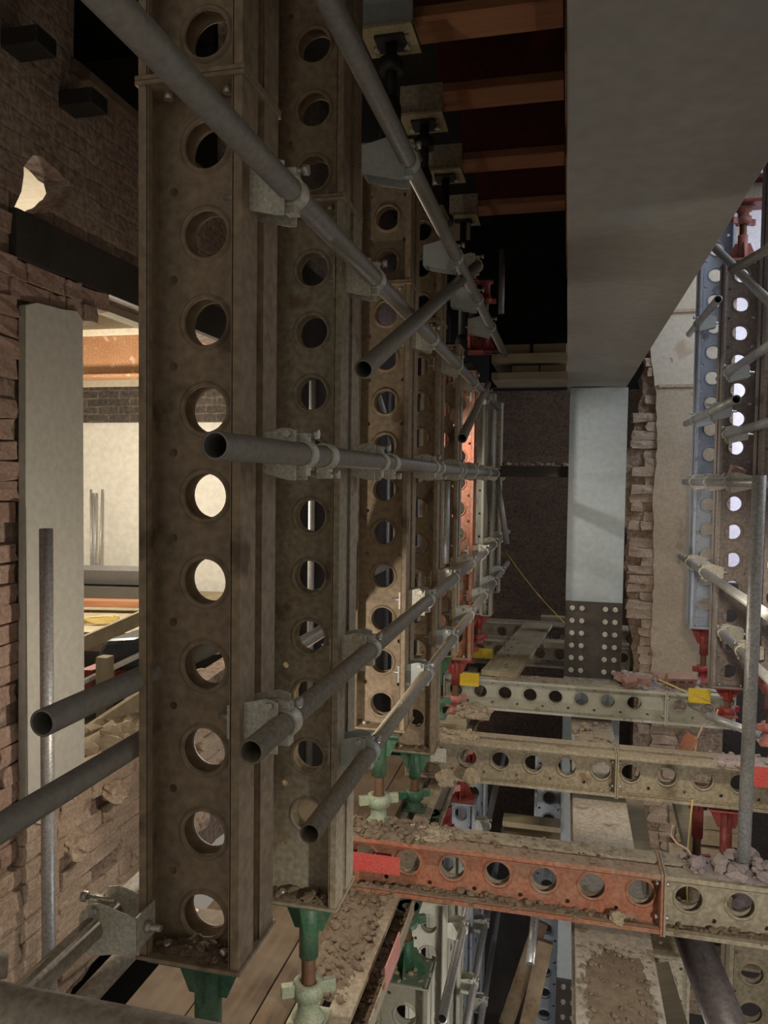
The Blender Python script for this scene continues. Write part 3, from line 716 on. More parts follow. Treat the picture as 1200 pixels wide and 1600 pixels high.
# sole beams along Y under the row
YROT = Matrix(((0, -1, 0), (0, 0, 1), (-1, 0, 0))).to_euler()
soldier('dirt covered perforated sole beam running under the jacks', (PXc+.03, .9, -1.68-SW), YROT, 2.6, .1, M['propgrey'], cat='beam', name='perforated_beam')
soldier('second dirt covered sole beam farther along under the row', (PXc, 3.55, -1.73-SW), YROT, 4.2, .1, M['propgrey'], cat='beam', name='perforated_beam')
o = MB().box((-.562, .9, -1.73), (-.555, 2.94, -1.68)).build('steel_edge_rail', M['propgrey'], None, .002); tag(o, 'thin pale steel rail lying beside the dirt covered sole beam', 'rail')
rubble('thick brown dirt covering the sole beam at the bottom', PXc-.09, PXc+.09, 2.3, 2.98, -1.68, 500, .003, .022, 'rubbledark', 51, .02)
rubble('dirt lying between the two sole beams', PXc+.1, -.56, 1.9, 2.98, -1.75, 500, .003, .02, 'rubbledark', 52, .02)
loose('pale chip of stone on the dirt between the sole beams', (-.62, 2.1, -1.70), (.05, .12, .03), (.6, .2, .5), 'rubble', 'masonry lump', 'masonry_lump')
loose('rounded stone beside the pale chip on the dirt', (-.56, 2.0, -1.71), (.07, .07, .05), (.2, .5, .1), 'rubble', 'masonry lump', 'masonry_lump')
# pink plate on the end of the lower beam
a = at(612, 1500, X=-.545)
o = MB().prism([tuple(at(u, v, X=-.545))[1:] for u, v in ((601, 1512), (601, 1549), (623, 1492), (623, 1456))], -.545, -.541, 'X').build('tag_plate', M['pinktag']); tag(o, 'pink plate edge-on beside the sole beam at the bottom', 'plate')

# planks at the bottom left of the row
for k, (x0, x1, lab) in enumerate(((-1.33, -1.125, 'leftmost brown plank of the walkway, mostly behind the nearest prop'), (-1.12, -.915, 'middle brown plank of the walkway under the nearest prop'), (-.91, -.80, 'brown plank of the walkway next to the dirt covered sole beam'))):
    ys = 2.0 if k == 0 else 1.3; o = MB().box((0, 0, 0), (x1-x0, 4.5-ys, .04)).build('timber_plank', M['timber'], None, .003); o.location = (x0, ys, -1.72); tag(o, lab, 'plank')

# ------------------------------------------------------------------ tubes on the row
TX = -.555
def ytube(label, u, v, X, y0, y1, mat=None):
    p = at(u, v, X=X); return tube(label, (X, y0, p.z), (X, y1, p.z), mat), p.z
_, zM = ytube('level grey tube running straight away in mid picture with an open end', 336, 696, TX, at(336, 696, X=TX).y, 7.9)
_, zD1 = ytube('grey tube crossing the nearest prop high up and running away', 402, 243, TX, .55, 6.2)
_, zD2 = ytube('higher grey tube under the timber needles running away', 588, 150, -.46, .9, 5.6)
_, zL1 = ytube('low grey tube with an open end at the nearest prop', 392, 1175, TX, at(392, 1175, X=TX).y, 7.6, M['tubedusty'])
_, zL2 = ytube('lowest dust-topped tube of the row with an open end', 484, 1303, TX, at(484, 1303, X=TX).y, 7.6, M['tubedusty'])
names = ['nearest', 'second', 'third', 'fourth', 'fifth', 'orange', 'first pale', 'second pale']
for tn, z, x, idx, col in (('mid height level tube', zM, TX, range(0, 8), 'clamp'), ('high tube', zD1, TX, range(0, 6), 'clamp'),
                           ('highest tube', zD2, -.46, range(1, 5), 'clampblue'), ('low open ended tube', zL1, TX, range(0, 8), 'clamp'),
                           ('lowest dusty tube', zL2, TX, range(1, 8), 'clampblue')):
    for i in idx:
        y = cols[i][0] + (.0 if tn != 'mid height level tube' else .08)
        if tn == 'low open ended tube' and i == 0: y = 1.5
        clamp('clamp holding the %s to the %s prop' % (tn, names[i]), (x, y-.02, z), mat=M[col], sc=1.0 if x == TX else 1.12)

# extra plain couplers on the level tube
for i in (0, 1, 2, 3):
    y = cols[i][0]+.21; m = MB(); n = 24
    t = thing('tube_coupler', 'plain coupler ring on the level tube just past the %s prop' % names[i], 'coupler', (TX, y, zM))
    rs = [[Vector((math.cos(2*PI*k/n)*r, yy, math.sin(2*PI*k/n)*r)) for k in range(n)] for r, yy in ((.0250, -.022), (.031, -.022), (.030, 0), (.031, .022), (.0250, .022), (.0250, -.022))]
    m.rings(rs); m.box((-.015, -.018, -.052), (.015, .018, -.028)); m.build('band', M['clamp'], t, .0015)
    m = MB(); m.cyl((-.035, 0, -.042), (.035, 0, -.042), .006, 8); bolt(m, (.024, 0, -.042), (1, 0, 0), .011); m.build('bolt', M['bolt'], t)

a = at(568, 577, X=-.50); b = at(745, 415, Y=3.9)
tube('short slanting tube with a dark open end across the high tube', a, b, M['tube'])
clamp('clamp gripping the far end of the short slanting tube', b, mat=M['clamp'])
a = at(722, 685, X=-.5); b = at(762, 600, Y=5.4)
tube('small bent looking tube hanging open ended by the orange prop', a, b, M['tubedusty'])
a = at(697, 752, Y=4.4); b = at(694, 880, Y=4.4)
tube('short upright tube hanging beside the fifth prop', (a.x, 4.4, b.z), (a.x, 4.4, a.z), M['tubelight'])
a = at(785, 390, Y=6.4); b = at(783, 490, Y=6.4)
tube('thin upright tube hanging in the dark beyond the needles', (a.x, 6.4, b.z), (a.x, 6.4, a.z), M['tubedusty'])
a = at(776, 745, Y=6.5); b = at(792, 850, Y=6.5)
tube('short dangling tube below the far end of the level tube', a, b, M['tube'])

# tubes on the left of the row
XL = -.90
a = at(66, 1130, X=XL+.03); tube('grey tube with a round open end left of the nearest prop', a, (XL+.03, 7.0, a.z), M['tube'])
z = at(211, 1165, X=XL).z; tube('grey tube running out of the picture below the open ended one', (XL, .55, z), (XL, 7.0, z), M['tube'])
a = at(190, 1395, X=-.95); tube('low left tube clamped to the foot of the nearest prop', (-.93, .5, a.z), (-.93, 1.62, a.z), M['tubebrown'])
clamp('clamp plate at the left foot of the nearest prop', (-.945, 1.40, a.z), side=1, mat=M['clamp'])
a = at(245, 1440, X=-.95); b = at(60, 1640, X=-1.05); tube('slanting brace tube below the low left tube', b, a, M['tubebrown'])
a = at(10, 1505, Y=1.15); b = at(-60, 1520, Y=1.1); tube('open tube end at the far lower left edge', a, b, M['tubebrown'])
a = at(72, 826, X=-1.84); tube('pale upright tube standing against the rendered pier', (a.x, a.y, -2.4), a, M['tubelight'])
p = at(0, 1580, Y=.62)
tube('dusty tube passing close across the bottom left corner', (-1.0, .62, p.z), (.6, .62, p.z), M['tubefront'])
for k, (u, y, lab) in enumerate(((487, 5.3, 'first pale upright tube seen through the holes of the second prop'), (606, 7.9, 'pale upright tube seen through the holes of the third prop'),
                                 (560, 6.6, 'pale upright tube between the second and third props'), (655, 8.6, 'pale upright tube seen through the holes of the fourth prop'))):
    a = at(u, 750, Y=y); tube(lab, (a.x, y, -2.2), (a.x, y, .9), M['tubelight'])
a = at(560, 520, Y=5.2); b = at(640, 770, Y=8); tube('slanting pale tube seen through the holes of the second and third props', a, b, M['tubelight'])

# ------------------------------------------------------------------ left wall fittings
a = wl(22, 338); b = at(215, 480, X=WX)
o = MB().box((WX-.05, 2.44, .788), (WX+.035, 4.75, .965)).build('steel_lintel', M['darksteel'], None, .003); tag(o, 'dark steel lintel over the lit opening in the left wall', 'lintel')
for k, (u, v, lab) in enumerate(((25, 70, 'blackened joist stub sticking out at the top left edge'), (112, 162, 'blackened joist stub beside the upper dark opening'))):
    p = at(u, v, X=WX+.02)
    m = MB().box((-.03, -.055, -.035), (.13, .055, .03)); o = m.build('joist_stub', M['black'], None, .006); o.location = p; tag(o, lab, 'joist stub')
# brown beam and pipes in the room beyond
yb = 5.6; a = at(128, 526, Y=yb); b = at(128, 592, Y=yb)
t = thing('painted_beam', 'brown painted beam crossing the lit room behind the opening', 'beam', (-4.2, yb, b.z))
MB().box((-.9, 0, .02), (1.9, .06, a.z-b.z)).build('beam_face', M['brownbeam'], t, .004)
MB().box((-.9, -.10, 0), (1.9, .12, .022)).build('bottom_flange', M['brownbeam'], t, .003)
MB().box((-.9, -.03, a.z-b.z), (1.9, .12, a.z-b.z+.05)).build('top_flange', M['plaster'], t, .003, 'cream top edge')
a = at(130, 470, Y=4.6)
for k, (u0, v0, u1, v1, mt, lab) in enumerate(((118, 462, 230, 505, 'boardy', 'pale board edge under the steel lintel'),)):
    p = at(u0, v0, X=WX-.12); q = at(u1, v1, X=WX-.12)
    o = MB().box((-.04, 0, -.03), (.04, (q-p).length, .03)).build('timber_board', M[mt]); o.location = p; o.rotation_euler = (math.atan2(q.z-p.z, q.y-p.y), 0, 0); tag(o, lab, 'board')
# bundle of thin rods against the room wall
for k, (u0, u1, lab) in enumerate(((142, 143, 'leftmost thin rod leaning on the white room wall'), (146, 149, 'second thin rod leaning on the white room wall'), (151, 147, 'third thin rod, crossing the second, on the white room wall'), (160, 155, 'rightmost thin rod leaning on the white room wall'))):
    a = at(u0, 765+(6 if k in (1, 2) else 0), Y=RB-.06); b = at(u1, 897, Y=RB-.3)
    o = MB().cyl((0, 0, 0), a-b, .011, 10).build('thin_rod', M['tubelight']); o.location = b; tag(o, lab, 'rod')
# platform with stacked channels
PY = 5.2
def room_beam(name, label, cat, pts, y0, y1, mat):
    o = MB().prism([tuple(at(u, v, Y=y0)[i] for i in (0, 2)) for u, v in pts], y0, y1, 'Y').build(name, M[mat], None, .003); return tag(o, label, cat)
pz = at(170, 985, Y=4.6).z
t = thing('timber_platform', 'timber work platform in the lit room behind the opening', 'platform', (-3.2, 4.5, pz-.12), (0, 0, .18))
MB().box((-1.4, 0, .09), (1.0, 1.9, .12)).build('deck', M['boardy'], t)
MB().box((-1.4, -.05, 0), (1.0, 0, .13)).build('front_beam', M['board'], t, .003)
for k, (dz, lab) in enumerate(((.0, 'lower grey metal channel stacked on the timber platform'), (.13, 'upper grey metal channel stacked on the timber platform'))):
    m = MB().prism([(-.10, 0), (.10, 0), (.16, .12), (.15, .12), (.09, .01), (-.09, .01), (-.15, .12), (-.16, .12)], -1.1, .55, 'X')
    o = m.build('metal_channel', M['purple']); p = at(170, 942, Y=5.5); o.location = (p.x-.05, 5.6, p.z+dz+.02); o.rotation_euler = (0, 0, .15); tag(o, lab, 'channel')
    o.data.materials.clear(); o.data.materials.append(M['clampdark'])
o = MB().box((-1, -.05, 0), (.7, .05, .05)).build('timber_board', M['timberred'], None, .003); p = at(160, 947, Y=5.2); o.location = p; o.rotation_euler = (0, 0, .2); tag(o, 'reddish batten lying on the platform in front of the channels', 'board')
# coil of yellow cord
m = MB(); pts = []
for k in range(60):
    a = k*.55; pts.append(Vector((.13*math.cos(a)*(1-.004*k), .09*math.sin(a*1.03), .004+.0006*k)))
m.path(pts, .005, 6); o = m.build('cord_coil', M['yellowcord']); p = at(150, 968, Y=4.75); o.location = (p.x, 4.8, pz+.005); tag(o, 'loose coil of yellow cord on the timber platform', 'cord')
# dark plastic crates / bags
m = MB().prism([tuple(at(u, v, Y=4.05)[i] for i in (0, 2)) for u, v in ((140, 1042), (162, 1000), (240, 996), (250, 1045), (165, 1050))], 4.05, 4.4, 'Y')
tag(m.build('plastic_sheet_bundle', M['bag'], None, .03), 'dark plastic bundle slumped below the timber platform', 'plastic bundle')
p = at(140, 1070, Y=3.9)
t = thing('red_beam_end', 'red steel beam end under the plastic bundle beside the pier', 'beam end', (p.x, 3.9, p.z))
MB().box((-.09, -.02, -.12), (.04, .3, .0)).build('web', M['red'], t, .004); MB().box((-.03, -.05, -.12), (.05, .3, .10)).build('end_flange', M['red'], t, .004)
o = MB().box((-.035, -.035, -.2), (.035, .035, .13)).build('timber_post', M['boardz'], None, .004); p = at(164, 1062, Y=3.7); o.location = p; tag(o, 'short timber post standing right of the red beam end', 'post')
p = at(125, 1112, X=-2.02); q = at(240, 1080, Y=3.6)
for k, (u0, v0, u1, v1, y0, mt, lab) in enumerate(((110, 1165, 250, 1072, 3.5, 'boardy', 'pale timber rail between the two left tubes'), (110, 1075, 250, 1008, 3.95, 'tubelight', 'light metal rail above the open ended left tube'), (110, 1014, 250, 952, 4.1, 'boardy', 'pale batten below the platform edge'), (110, 1250, 250, 1160, 3.3, 'boardz', 'grey timber lying on the broken sill'))):
    a = at(u0, v0, Y=y0-.25); b = at(u1, v1, Y=y0+.1); d = b-a
    m = MB().box((0, -.02, -.04 if k != 1 else -.012), (d.length, .02, .04 if k != 1 else .012)); o = m.build('rail', M[mt], None, .003); o.location = a
    o.rotation_euler = d.to_track_quat('X', 'Z').to_euler(); tag(o, lab, 'rail')
rubble('broken brick and plaster heaped on the sill of the opening', -2.3, -1.97, 2.95, 4.6, -1.28, 500, .006, .07, 'rubble', 71, .12)
for k, (u, v, lab) in enumerate(((178, 1235, 'pale slab of broken masonry on the sill'), (120, 1318, 'dark masonry lump at the lower corner of the rendered pier'))):
    p = at(u, v, X=-1.93); loose(lab, p, (.12, .14, .07), (.3*k, .4, .3), 'lumpy', 'masonry lump', 'masonry_lump')

# small glowing panel standing in for light in the gap
p = at(563, 299, X=WX+.03); o = MB().box((-.012, -.10, -.07), (.01, .10, .07)).build('gap_glow_panel', M['gap_glow_mat']); o.location = p; tag(o, 'small bright blue light far off between the second and third props', 'light')

# ------------------------------------------------------------------ timber needles overhead
zn = 1.90
edges = [(3.32-.22, 0), (3.93-.20, 1), (4.72-.2, 2), (5.52-.2, 3)]
lab = ['nearest red steel needle beam at the top with a timber underside', 'second red needle beam with its orange timber underside', 'third red needle beam counting from the top of the picture', 'fourth and farthest red needle beam']
YN = [at(760, 60, Z=zn).y-.21, at(770, 166, Z=zn).y-.19, at(790, 265, Z=zn).y-.19, at(800, 334, Z=zn).y-.19]
for i, y in enumerate(YN):
    t = thing('needle_beam', lab[i], 'beam', (-.40, y, zn))
    MB().box((-.27, 0, 0), (.34, .20, .045)).build('timber_packer', M['timberred'], t, .003, 'orange brown timber underside')
    MB().box((-.27, .01, .045), (.34, .03, .36)).build('web', M['rustbeam'], t)
    MB().box((-.27, .17, .045), (.34, .19, .36)).build('rear_web', M['rustbeam'], t)
    MB().box((-.27, 0, .36), (.34, .2, .38)).build('top_flange', M['rustbeam'], t, .003)
    # bearing plates and black jack at the left end
    w_ = ['nearest', 'second', 'third', 'farthest'][i]; cy = cols[i+2][0]
    s = thing('bearing_bracket', 'yellowish bolted bearing bracket at the left end of the %s needle beam' % w_, 'bracket', (-.745, cy, zn-.10))
    m = MB(); me = curve_plate([(-.11, -.11), (.105, -.11), (.105, .11), (-.11, .11)], [[(-.06, -.05), (.08, -.045), (.08, -.03), (-.06, -.035)]], .012); m.b.from_mesh(me)
    m.build('base_plate', M['tanplate'], s, .002)
    MB().box((-.11, -.085, .0065), (.105, -.073, .15)).build('upright_plate', M['clampblue'] if i == 0 else M['propgrey'], s, .002)
    for bx in (-.07, .06):
        m = MB(); bolt(m, (bx, .03, -.006), (0, 0, -1), .014, .02); m.build('bolt', M['bolt'], s)
    zj = 1.352 if i < 2 else .792
    j = thing('screw_jack', 'black screw jack carrying the %s needle beam' % w_, 'jack', (-.745, cy, zj)); hj = zn-.108-zj
    MB().cyl((0, 0, .15), (0, 0, hj-.01), .024, 14).build('screw', M['black'], j)
    MB().lathe((0, 0, .005), (0, 0, .22), [(0, .03), (.03, .045), (.17, .045), (.21, .03)], 16).build('body', M['black'], j)
    MB().cyl((0, 0, hj*.72), (0, 0, hj*.72+.05), .05, 16).build('collar', M['black'], j)
    MB().box((-.06, -.06, hj-.012), (.06, .06, hj)).build('head_plate', M['black'], j)
    MB().box((-.08, -.07, 0), (.08, .07, .01)).build('foot_plate', M['black'], j)
p = at(715, 344, Y=5.4); o = thing('drilled_plate', 'tan steel plate with four holes below the farthest needle', 'plate', p)
me = curve_plate([(-.09, -.14), (.09, -.14), (.09, .14), (-.09, .14)], [(-.03, .1, .01), (.04, .1, .01), (-.03, 0, .014), (.04, -.08, .01)], .012)
m = MB(); m.b.from_mesh(me); bmesh.ops.transform(m.b, matrix=Matrix.Rotation(PI/2, 4, 'X'), verts=m.b.verts); m.build('plate', M['boardz'], o, .002)
# brown edge beam along the soffit
o = MB().box((-.045, 2.3, 1.55), (.005, 6.1, 2.3)).build('rusted_edge_beam', M['rust'], None, .004); tag(o, 'rusted brown edge beam running beside the grey overhead beam', 'beam')
# red jacks at the far upper row
for k, (u, y, lab) in enumerate(((738, 5.75, 'bright red jack high up beyond the slanting tube'), (760, 6.3, 'orange red jack behind the bright red one'))):
    p = at(u, 440, Y=y); q = at(u, 552, Y=y); jack(lab, (p.x, y, q.z), p.z, 'red')
# ------------------------------------------------------------------ dark platforms at the end
def shelf(label, v, th, mat, y=6.3, u0=768):
    a = at(u0, v, Y=y); o = MB().box((a.x, y, a.z-th), (.0, y+.55, a.z)).build('platform_board', M[mat], None, .003); return tag(o, label, 'board'), a.z
_, za = shelf('upper pale board of the high platform beside the column', 553, .07, 'board')
_, zb_ = shelf('lower pale board of the high platform beside the column', 582, .06, 'board')
for k, (u0, u1, v0, v1, lab) in enumerate(((776, 828, 534, 552, 'pale block on the left of the high platform'), (833, 886, 536, 552, 'pale block on the right of the high platform'), (800, 842, 570, 581, 'packing block between the two platform boards on the left'), (844, 886, 569, 581, 'packing block between the two platform boards on the right'))):
    a = at(u0, v1, Y=6.4); b = at(u1, v0, Y=6.4); z0 = za if k < 2 else zb_
    o = MB().box((0, 0, 0), (b.x-a.x, .2, .088 if k < 2 else .066)).build('packing_block', M['board'], None, .006); o.location = (a.x, 6.4, z0+.001); tag(o, lab, 'block')
a = at(780, 728, Y=6.3)
o = MB().box((a.x, 6.3, a.z-.085), (0, 6.85, a.z)).build('platform_board', M['darksteel'], None, .003); tag(o, 'grey steel shelf with debris low beside the column', 'shelf')
rubble('pale debris and plaster scraps on the grey steel shelf', a.x+.02, -.01, 6.3, 6.7, a.z, 160, .006, .035, 'rubble', 81, .03)
o = MB().box((0, 0, 0), (.27, 2.1, .04)).build('scaffold_board', M['boardy'], None, .003)
p = at(752, 1047, Z=TZ+.04); o.location = (p.x, p.y, TZ+.001); o.rotation_euler = (0, 0, -.10); tag(o, 'dusty scaffold board bridging the two far crossing beams', 'board')
rubble('crumbs scattered on the dusty scaffold board', p.x+.05, p.x+.22, p.y+.1, p.y+1.2, TZ+.042, 60, .004, .018, 'rubbledark', 82, 0)
a = at(850, 1003, Y=6.6); o = MB().box((0, 0, 0), (.45, .12, .05)).build('timber_board', M['board']); o.location = (a.x, 6.6, a.z-.05); tag(o, 'short pale board left of the splice plate', 'board')
a = at(845, 962, Y=7.3); o = MB().box((0, 0, 0), (.45, .12, .04)).build('timber_board', M['board']); o.location = (a.x, 7.3, a.z-.05); tag(o, 'far short board behind the splice plate', 'board')
# cords
a = at(790, 862, Y=6.6); b = at(884, 975, Y=5.93)
m = MB(); m.path([a.lerp(b, k/12)+Vector((0, 0, -.03*math.sin(PI*k/12))) for k in range(13)], .004, 6); tag(m.build('cord', M['yellowcord']), 'thin pale cord stretched from the row to the column', 'cord')
pts = [at(u, v, Y=y) for u, v, y in ((1122, 1108, 5.1), (1118, 1120, 5.1), (1098, 1135, 5.05), (1090, 1152, 5.0), (1086, 1175, 4.9))]
m = MB(); m.path(pts, .006, 6); tag(m.build('cord', M['pinkcord']), 'pinkish cord hanging below the right red jack', 'cord')
pts = [at(u, v, Y=y) for u, v, y in ((1052, 1290, 4.0), (1048, 1305, 4.0), (1058, 1318, 3.95), (1075, 1328, 3.9), (1084, 1345, 3.8))]
m = MB(); m.path(pts, .006, 6); tag(m.build('cord', M['pinkcord']), 'curled pinkish cord behind the nearest crossing beam', 'cord')
pts = [at(u, v, Y=y) for u, v, y in ((1030, 1062, 5.5), (1070, 1080, 5.4), (1108, 1096, 5.3))]
m = MB(); m.path(pts, .005, 6); tag(m.build('cord', M['yellowcord']), 'yellow cord trailing over the beam by the yellow plate', 'cord')
pts = [at(u, v, Y=3.9) for u, v in ((1082, 1250), (1077, 1300), (1073, 1350))]+[at(1074, 1425, Y=3.4)]
m = MB(); m.path(pts, .004, 6); tag(m.build('cord', M['yellowcord']), 'thin yellow cord hanging behind the nearest grey beam', 'cord')

# ------------------------------------------------------------------ right-hand row
RX = 1.05
soldier('bluish perforated prop against the plaster wall on the right', (RX-.055, 5.95, -1.05), (0, 0, 0), 3.0, phase_for(470, 1110, 5.93, -1.05), M['propblue'])
zb2 = at(1140, 1077, Y=5.25).z
soldier('mauve grey perforated prop second in the right row', (RX, 5.35, zb2), (0, 0, 0), at(1145, 405, Y=5.25).z-zb2, phase_for(520, 1148, 5.33, zb2), M['propmauve'])
soldier('dark perforated prop at the right edge of the picture', (RX+.08, 4.62, -1.05), (0, 0, 0), 3.2, phase_for(985, 1195, 4.6, -1.05), M['propmauve'])
jack('red jack under the bluish prop by the plaster wall', (RX-.055, 5.95, -1.052), -1.455, 'red')
jack('bright red jack under the second right hand prop', (RX, 5.35, zb2-.002), -1.52, 'red', collar_mat='red')
jack('red jack at the right edge behind the upright pole', (RX+.08, 4.62, -1.052), -1.455, 'pink')
zt2 = at(1145, 405, Y=5.25).z
jack('dusty red jack on top of the second right hand prop', (RX, 5.35, zt2+.002), at(1150, 318, Y=5.25).z, 'pink')
a = at(1150, 315, Y=5.25).z
t = thing('header_beam', 'dark red header beam above the right hand jack', 'beam', (RX, 5.35, a))
MB().box((-.25, -.09, 0), (1.2, .09, .02)).build('bottom_flange', M['red'], t, .003); MB().box((-.25, -.01, .02), (1.2, .01, .14)).build('web', M['clamp'], t); MB().box((-.25, -.09, .14), (1.2, .09, .17)).build('top_flange', M['rustbeam'], t, .003)
o = MB().box((1.02, 5.0, a+.32), (2.2, 5.02, a+.36)).build('light_rail', M['tubelight'], None, .004); tag(o, 'white rail at the top right corner', 'rail')
TR = .90
def rtube(label, u, v, X=TR, y0=None, y1=None, mat='tubedusty'):
    p = at(u, v, X=X); tube(label, (X, y0 or 2.8, p.z), (X, y1 or p.y, p.z), M[mat]); return p.z
def rt(label, u, v, y, yn, mat='tubelight'):
    p = at(u, v, Y=y); return tube(label, (p.x, yn, p.z), p, M[mat]), p
R = []
R.append(rt('level tube crossing the right hand props at mid height', 1070, 753, 6.25, 3.6))
R.append(rt('right hand tube below the level one, sloping down in view', 1064, 870, 6.25, 3.4))
R.append(rt('short high tube across the bluish prop ending at its left', 1077, 522, 6.25, 5.1))
R.append(rt('pipe with an open end facing the camera on the right props', 1072, 662, 6.25, 4.45))
R.append(rt('right hand tube starting at the second prop above the level tube', 1122, 683, 5.5, 3.4))
R.append(rt('upper right hand tube starting at the second prop', 1124, 592, 5.5, 3.4))
R.append(rt('lowest right hand tube above the bright red jack', 1124, 985, 5.2, 3.3, 'tubelight'))
a = at(1118, 388, Y=5.0); b = at(1215, 485, Y=4.3); tube('bluish brace tube sloping down across the right hand props', a, b, M['tubelight'])
a = at(1140, 425, Y=4.3); b = at(1215, 380, Y=4.2); tube('grey brace tube rising at the upper right edge', a, b, M['tube'])
cl = [(0, 5.85, 'at the bluish prop on the level right tube'), (0, 5.25, 'at the second right prop on the level tube'), (1, 5.85, 'on the sloping right tube at the bluish prop'), (1, 5.25, 'on the sloping right tube at the second prop'),
      (2, 5.85, 'on the short high tube at the bluish prop'), (3, 5.85, 'on the open ended right pipe at the bluish prop'), (3, 5.2, 'on the open ended right pipe at the second prop'), (4, 5.2, 'on the right tube just above the level one'),
      (5, 5.2, 'on the upper right hand tube'), (6, 5.1, 'on the lowest right tube above the red jack'), (6, 4.6, 'on the lowest right tube behind the pole'), (0, 4.6, 'on the level right tube behind the pole')]
for i, y, l in cl:
    p = R[i][1]; clamp('galvanised clamp ' + l, (p.x, y, p.z), side=1, mat=M['clampblue'] if i in (2, 3, 5) else M['clamp'])
p = at(1161, 1358, Y=3.08); q = at(1184, 500, Y=3.08)
tube('upright grey pole standing on the nearest beam at the right', (p.x, 3.08, TZ), (p.x+.01, 3.08, .03), M['tubelight'])
a = at(1105, 1118, Y=5.0); b = at(1190, 1150, Y=4.8); tube('short bright tube behind the upright pole near the red jack', a, b, M['tubelight'])
loose('brown block wedged on the second right prop above the level tube', at(1150, 738, Y=5.2), (.08, .06, .07), (.2, .3, .2), 'loosebrick', 'block', 'wedge_block')
loose('orange board scrap standing behind the middle beam', at(1075, 1163, Y=4.6), (.012, .1, .12), (.1, .4, .5), 'proporange', 'scrap', 'board_scrap')

# ------------------------------------------------------------------ storey below
low = [(3.28, 'pale lower prop with a green jack under the sole beam', 'proplight', 'green'), (4.25, 'lower perforated prop second from the camera', 'proplight', 'green'), (4.90, 'lower prop carrying the nearer red jack', 'proplight', 'red'),
       (5.60, 'lower prop carrying the farther red jack', 'propblue', 'red'), (6.4, 'dim lower prop behind the red jacks', 'propblue', 'red')]
for k, (y, l, mt, jc) in enumerate(low):
    lx, lt = (-.65, -2.20) if k == 0 else (PXc+.03, -2.37)
    soldier(l, (lx, y, -4.49), (0, 0, 0), 4.49+lt, .1+.03*k, M[mt])
    jack('%s jack on the %s lower prop' % (jc, ['first', 'second', 'third', 'fourth', 'fifth'][k]), (lx, y, lt+.002), -1.90, jc, collar_mat='pink' if jc == 'red' else None)
rubble('dirt on top of the first lower prop', -.73, -.57, 3.19, 3.37, -2.20, 80, .005, .018, 'rubble', 91, .02)
for k, (z, mt, l) in enumerate(((-2.55, 'tubelight', 'white lit tube running along the lower props'), (-3.3, 'tubelight', 'second tube lower down along the lower props'), (-3.9, 'tubelight', 'lowest tube along the lower props'))):
    tube(l, (-.52, 3.5 if k == 0 else 3.2, z), (-.52, 7.2, z), M[mt])
    for i, (y, *_r) in enumerate(low[1:4]):
        clamp('clamp on the %s lower tube at the %s lower prop' % (['white lit', 'second', 'lowest'][k], ['second', 'third', 'fourth'][i]), (-.52, y, z))
# dim items behind in the storey below
for k, (u0, v0, u1, v1, y, l) in enumerate(((845, 1440, 790, 1600, 5.2, 'left slanting board in the dark below the beams'), (852, 1470, 815, 1640, 5.0, 'right slanting board in the dark below the beams'))):
    a = at(u0, v0, Y=y); b = at(u1, v1, Y=y); d = b-a
    o = MB().box((0, -.02, -.05), (d.length, .02, .05)).build('timber_board', M['timber'], None, .003); o.location = a; o.rotation_euler = (0, -math.atan2(d.z, d.x), 0); tag(o, l, 'board')
a = at(836, 1430, Y=4.6); b = at(828, 1505, Y=4.4); tube('short slanting tube in the dark above the two boards', b, a, M['tubelight'])
a = at(842, 1440, Y=5.6); b = at(870, 1475, Y=5.6)
soldier('dim perforated prop in the dark left of the column foot', (at(852, 1500, Y=6.3).x, 6.3, -4.49), (0, 0, 0), 2.3, .1, M['propblue'])
for k, (u0, v0, u1, v1, y, w_, mt, l) in enumerate(((988, 1245, 1012, 1400, 4.9, .06, 'boardz', 'upright pale board leaning right of the floor beam'), (1025, 1505, 1065, 1640, 3.9, .06, 'boardz', 'pale board leaning below the nearest crossing beam'), (1060, 1240, 1085, 1345, 5.2, .05, 'boardz', 'dark timber standing near the hanging cord'))):
    a = at(u0, v0, Y=y); b = at(u1, v1, Y=y-.2); d = b-a
    o = MB().box((0, -.02, -w_), (d.length, .02, w_)).build('timber_board', M[mt], None, .003); o.location = a; o.rotation_euler = d.to_track_quat('X', 'Y').to_euler(); tag(o, l, 'board')
for k, (v, l) in enumerate(((1283, 'upper board of the stack in the dark beyond the middle beam'), (1304, 'middle board of the stack in the dark beyond the middle beam'), (1325, 'lowest board of the stack in the dark beyond the middle beam'))):
    a = at(785, v, Y=5.6); b = at(876, v+7, Y=5.6)
    o = MB().box((a.x, 5.6, a.z-.04), (b.x, 5.75, a.z)).build('timber_board', M['boardy'] if k == 0 else M['board'], None, .003); tag(o, l, 'board')
soldier('perforated prop slanting in the lower right corner', (at(1175, 1600, Y=3.7).x, 3.75, -3.6), (0, 0, 0), 1.75, .08, M['propgrey'])
soldier('lower perforated prop seen below the nearest beam on the right', (at(1035, 1600, Y=4.5).x, 4.42, -4.49), (0, 0, 0), 2.35, .08, M['propgrey'])
soldier('level perforated beam seen below between the steel beams', (.36, 4.2, -2.35), (0, PI/2, 0), .9, .08, M['propgrey'], cat='beam', name='perforated_beam')
rubble('rubble on the low level perforated beam', .4, 1.2, 4.12, 4.28, -2.235, 120, .006, .03, 'rubbledark', 92, .03)
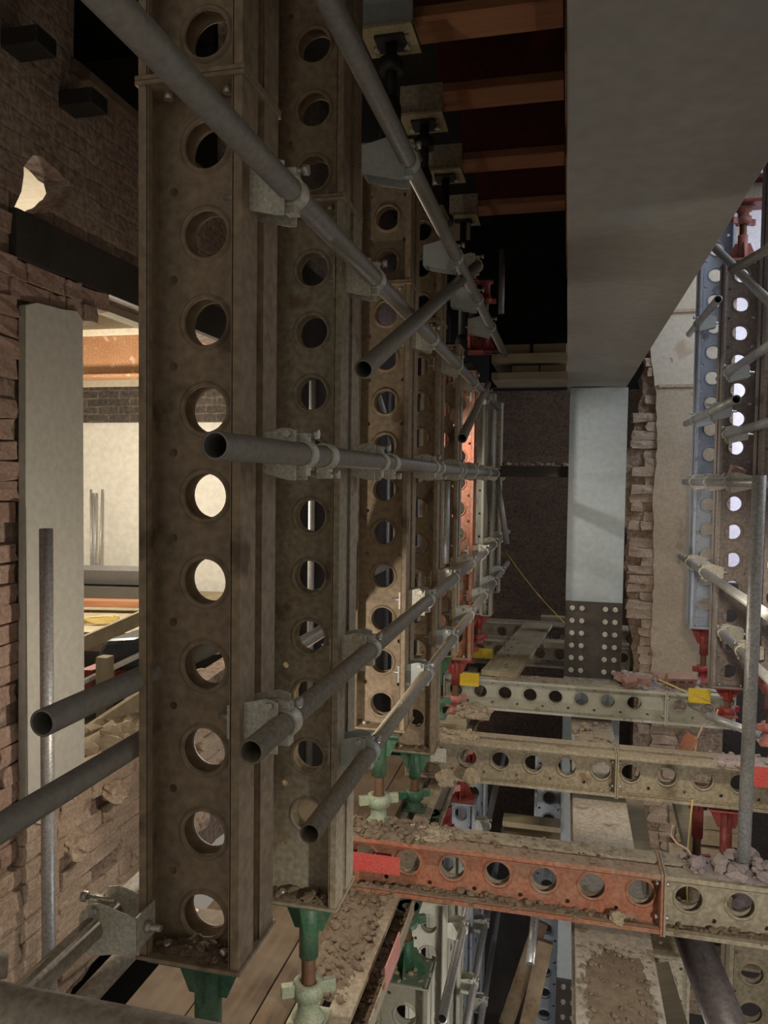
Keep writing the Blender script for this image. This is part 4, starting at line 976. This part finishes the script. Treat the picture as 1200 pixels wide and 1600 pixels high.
# pale concrete blocks at the right under the middle beam
for k, (u, v, l) in enumerate(((1098, 1280, 'pale block wall piece, upper, behind the right red jacks'), (1110, 1305, 'pale block wall piece, middle, behind the right red jacks'), (1098, 1330, 'pale block wall piece, lowest, behind the right red jacks'))):
    loose(l, at(u, v, Y=5.4), (.44, .1, .10), (0, 0, 0), 'rubble', 'block', 'concrete_block')
jack('dark red jack under the middle beam on the right', (at(1090, 1280, Y=4.5).x, 4.5, -1.70), -2.25, 'red')
jack('dusty cream jack beside the dark red one under the middle beam', (at(1135, 1280, Y=4.3).x, 4.3, -1.70), -2.2, 'red', collar_mat='red')
rubble('heaped rubble on the right behind the nearest beam', .72, 1.25, 3.3, 3.8, -1.75, 200, .01, .07, 'mauverubble', 93, .08)

# ------------------------------------------------------------------ repeats share a group
def grp(o):
    n = o.name.split('.')[0]; l = o.get('label', '')
    if n == 'steel_prop': return 'perforated steel props of the right hand row' if 'right' in l or 'plaster wall' in l else 'props of the storey below' if 'lower' in l or 'dark left of the column' in l else 'perforated steel props of the long left row'
    if n == 'perforated_beam': return 'perforated steel beams crossing and running under the rows'
    if n == 'prop_jack': return 'screw jacks under and over the steel props'
    if n == 'screw_jack': return 'black screw jacks carrying the needle beams'
    if n == 'needle_beam': return 'red needle beams overhead'
    if n == 'bearing_bracket': return 'bearing brackets of the needle beams'
    if n == 'tube_clamp': return 'galvanised clamps holding tubes to props'
    if n == 'tube_coupler': return 'couplers on the level tube'
    if n == 'scaffold_tube': return 'galvanised scaffold tubes'
    if n == 'loose_brick': return 'loose bricks in the rubble by the plaster wall'
    if n == 'thin_rod': return 'thin rods leaning on the room wall'
    if n == 'tag_plate': return 'coloured tag plates on the beam ends'
    if n == 'masonry_lump': return 'lumps of fallen masonry'
    if n == 'packing_block': return 'packing blocks on the platforms'
    if n == 'timber_board': return 'loose timber boards'
    if n == 'timber_plank': return 'walkway planks at the bottom'
    if n == 'metal_channel': return 'metal channels stacked on the platform'
    if n == 'joist_stub': return 'blackened joist stubs'
    if n == 'concrete_block': return 'pale blocks behind the right hand jacks'
    if n == 'platform_board': return 'boards of the end platforms'
    if n == 'rail': return 'rails and battens in the left opening'
    if n == 'cord': return 'thin cords'
for o in list(C.objects):
    if o.parent is None and o.get('category') and o.get('kind') is None:
        g = grp(o)
        if g and sum(1 for q in C.objects if q.parent is None and q.name.split('.')[0] == o.name.split('.')[0]) > 1: o['group'] = g
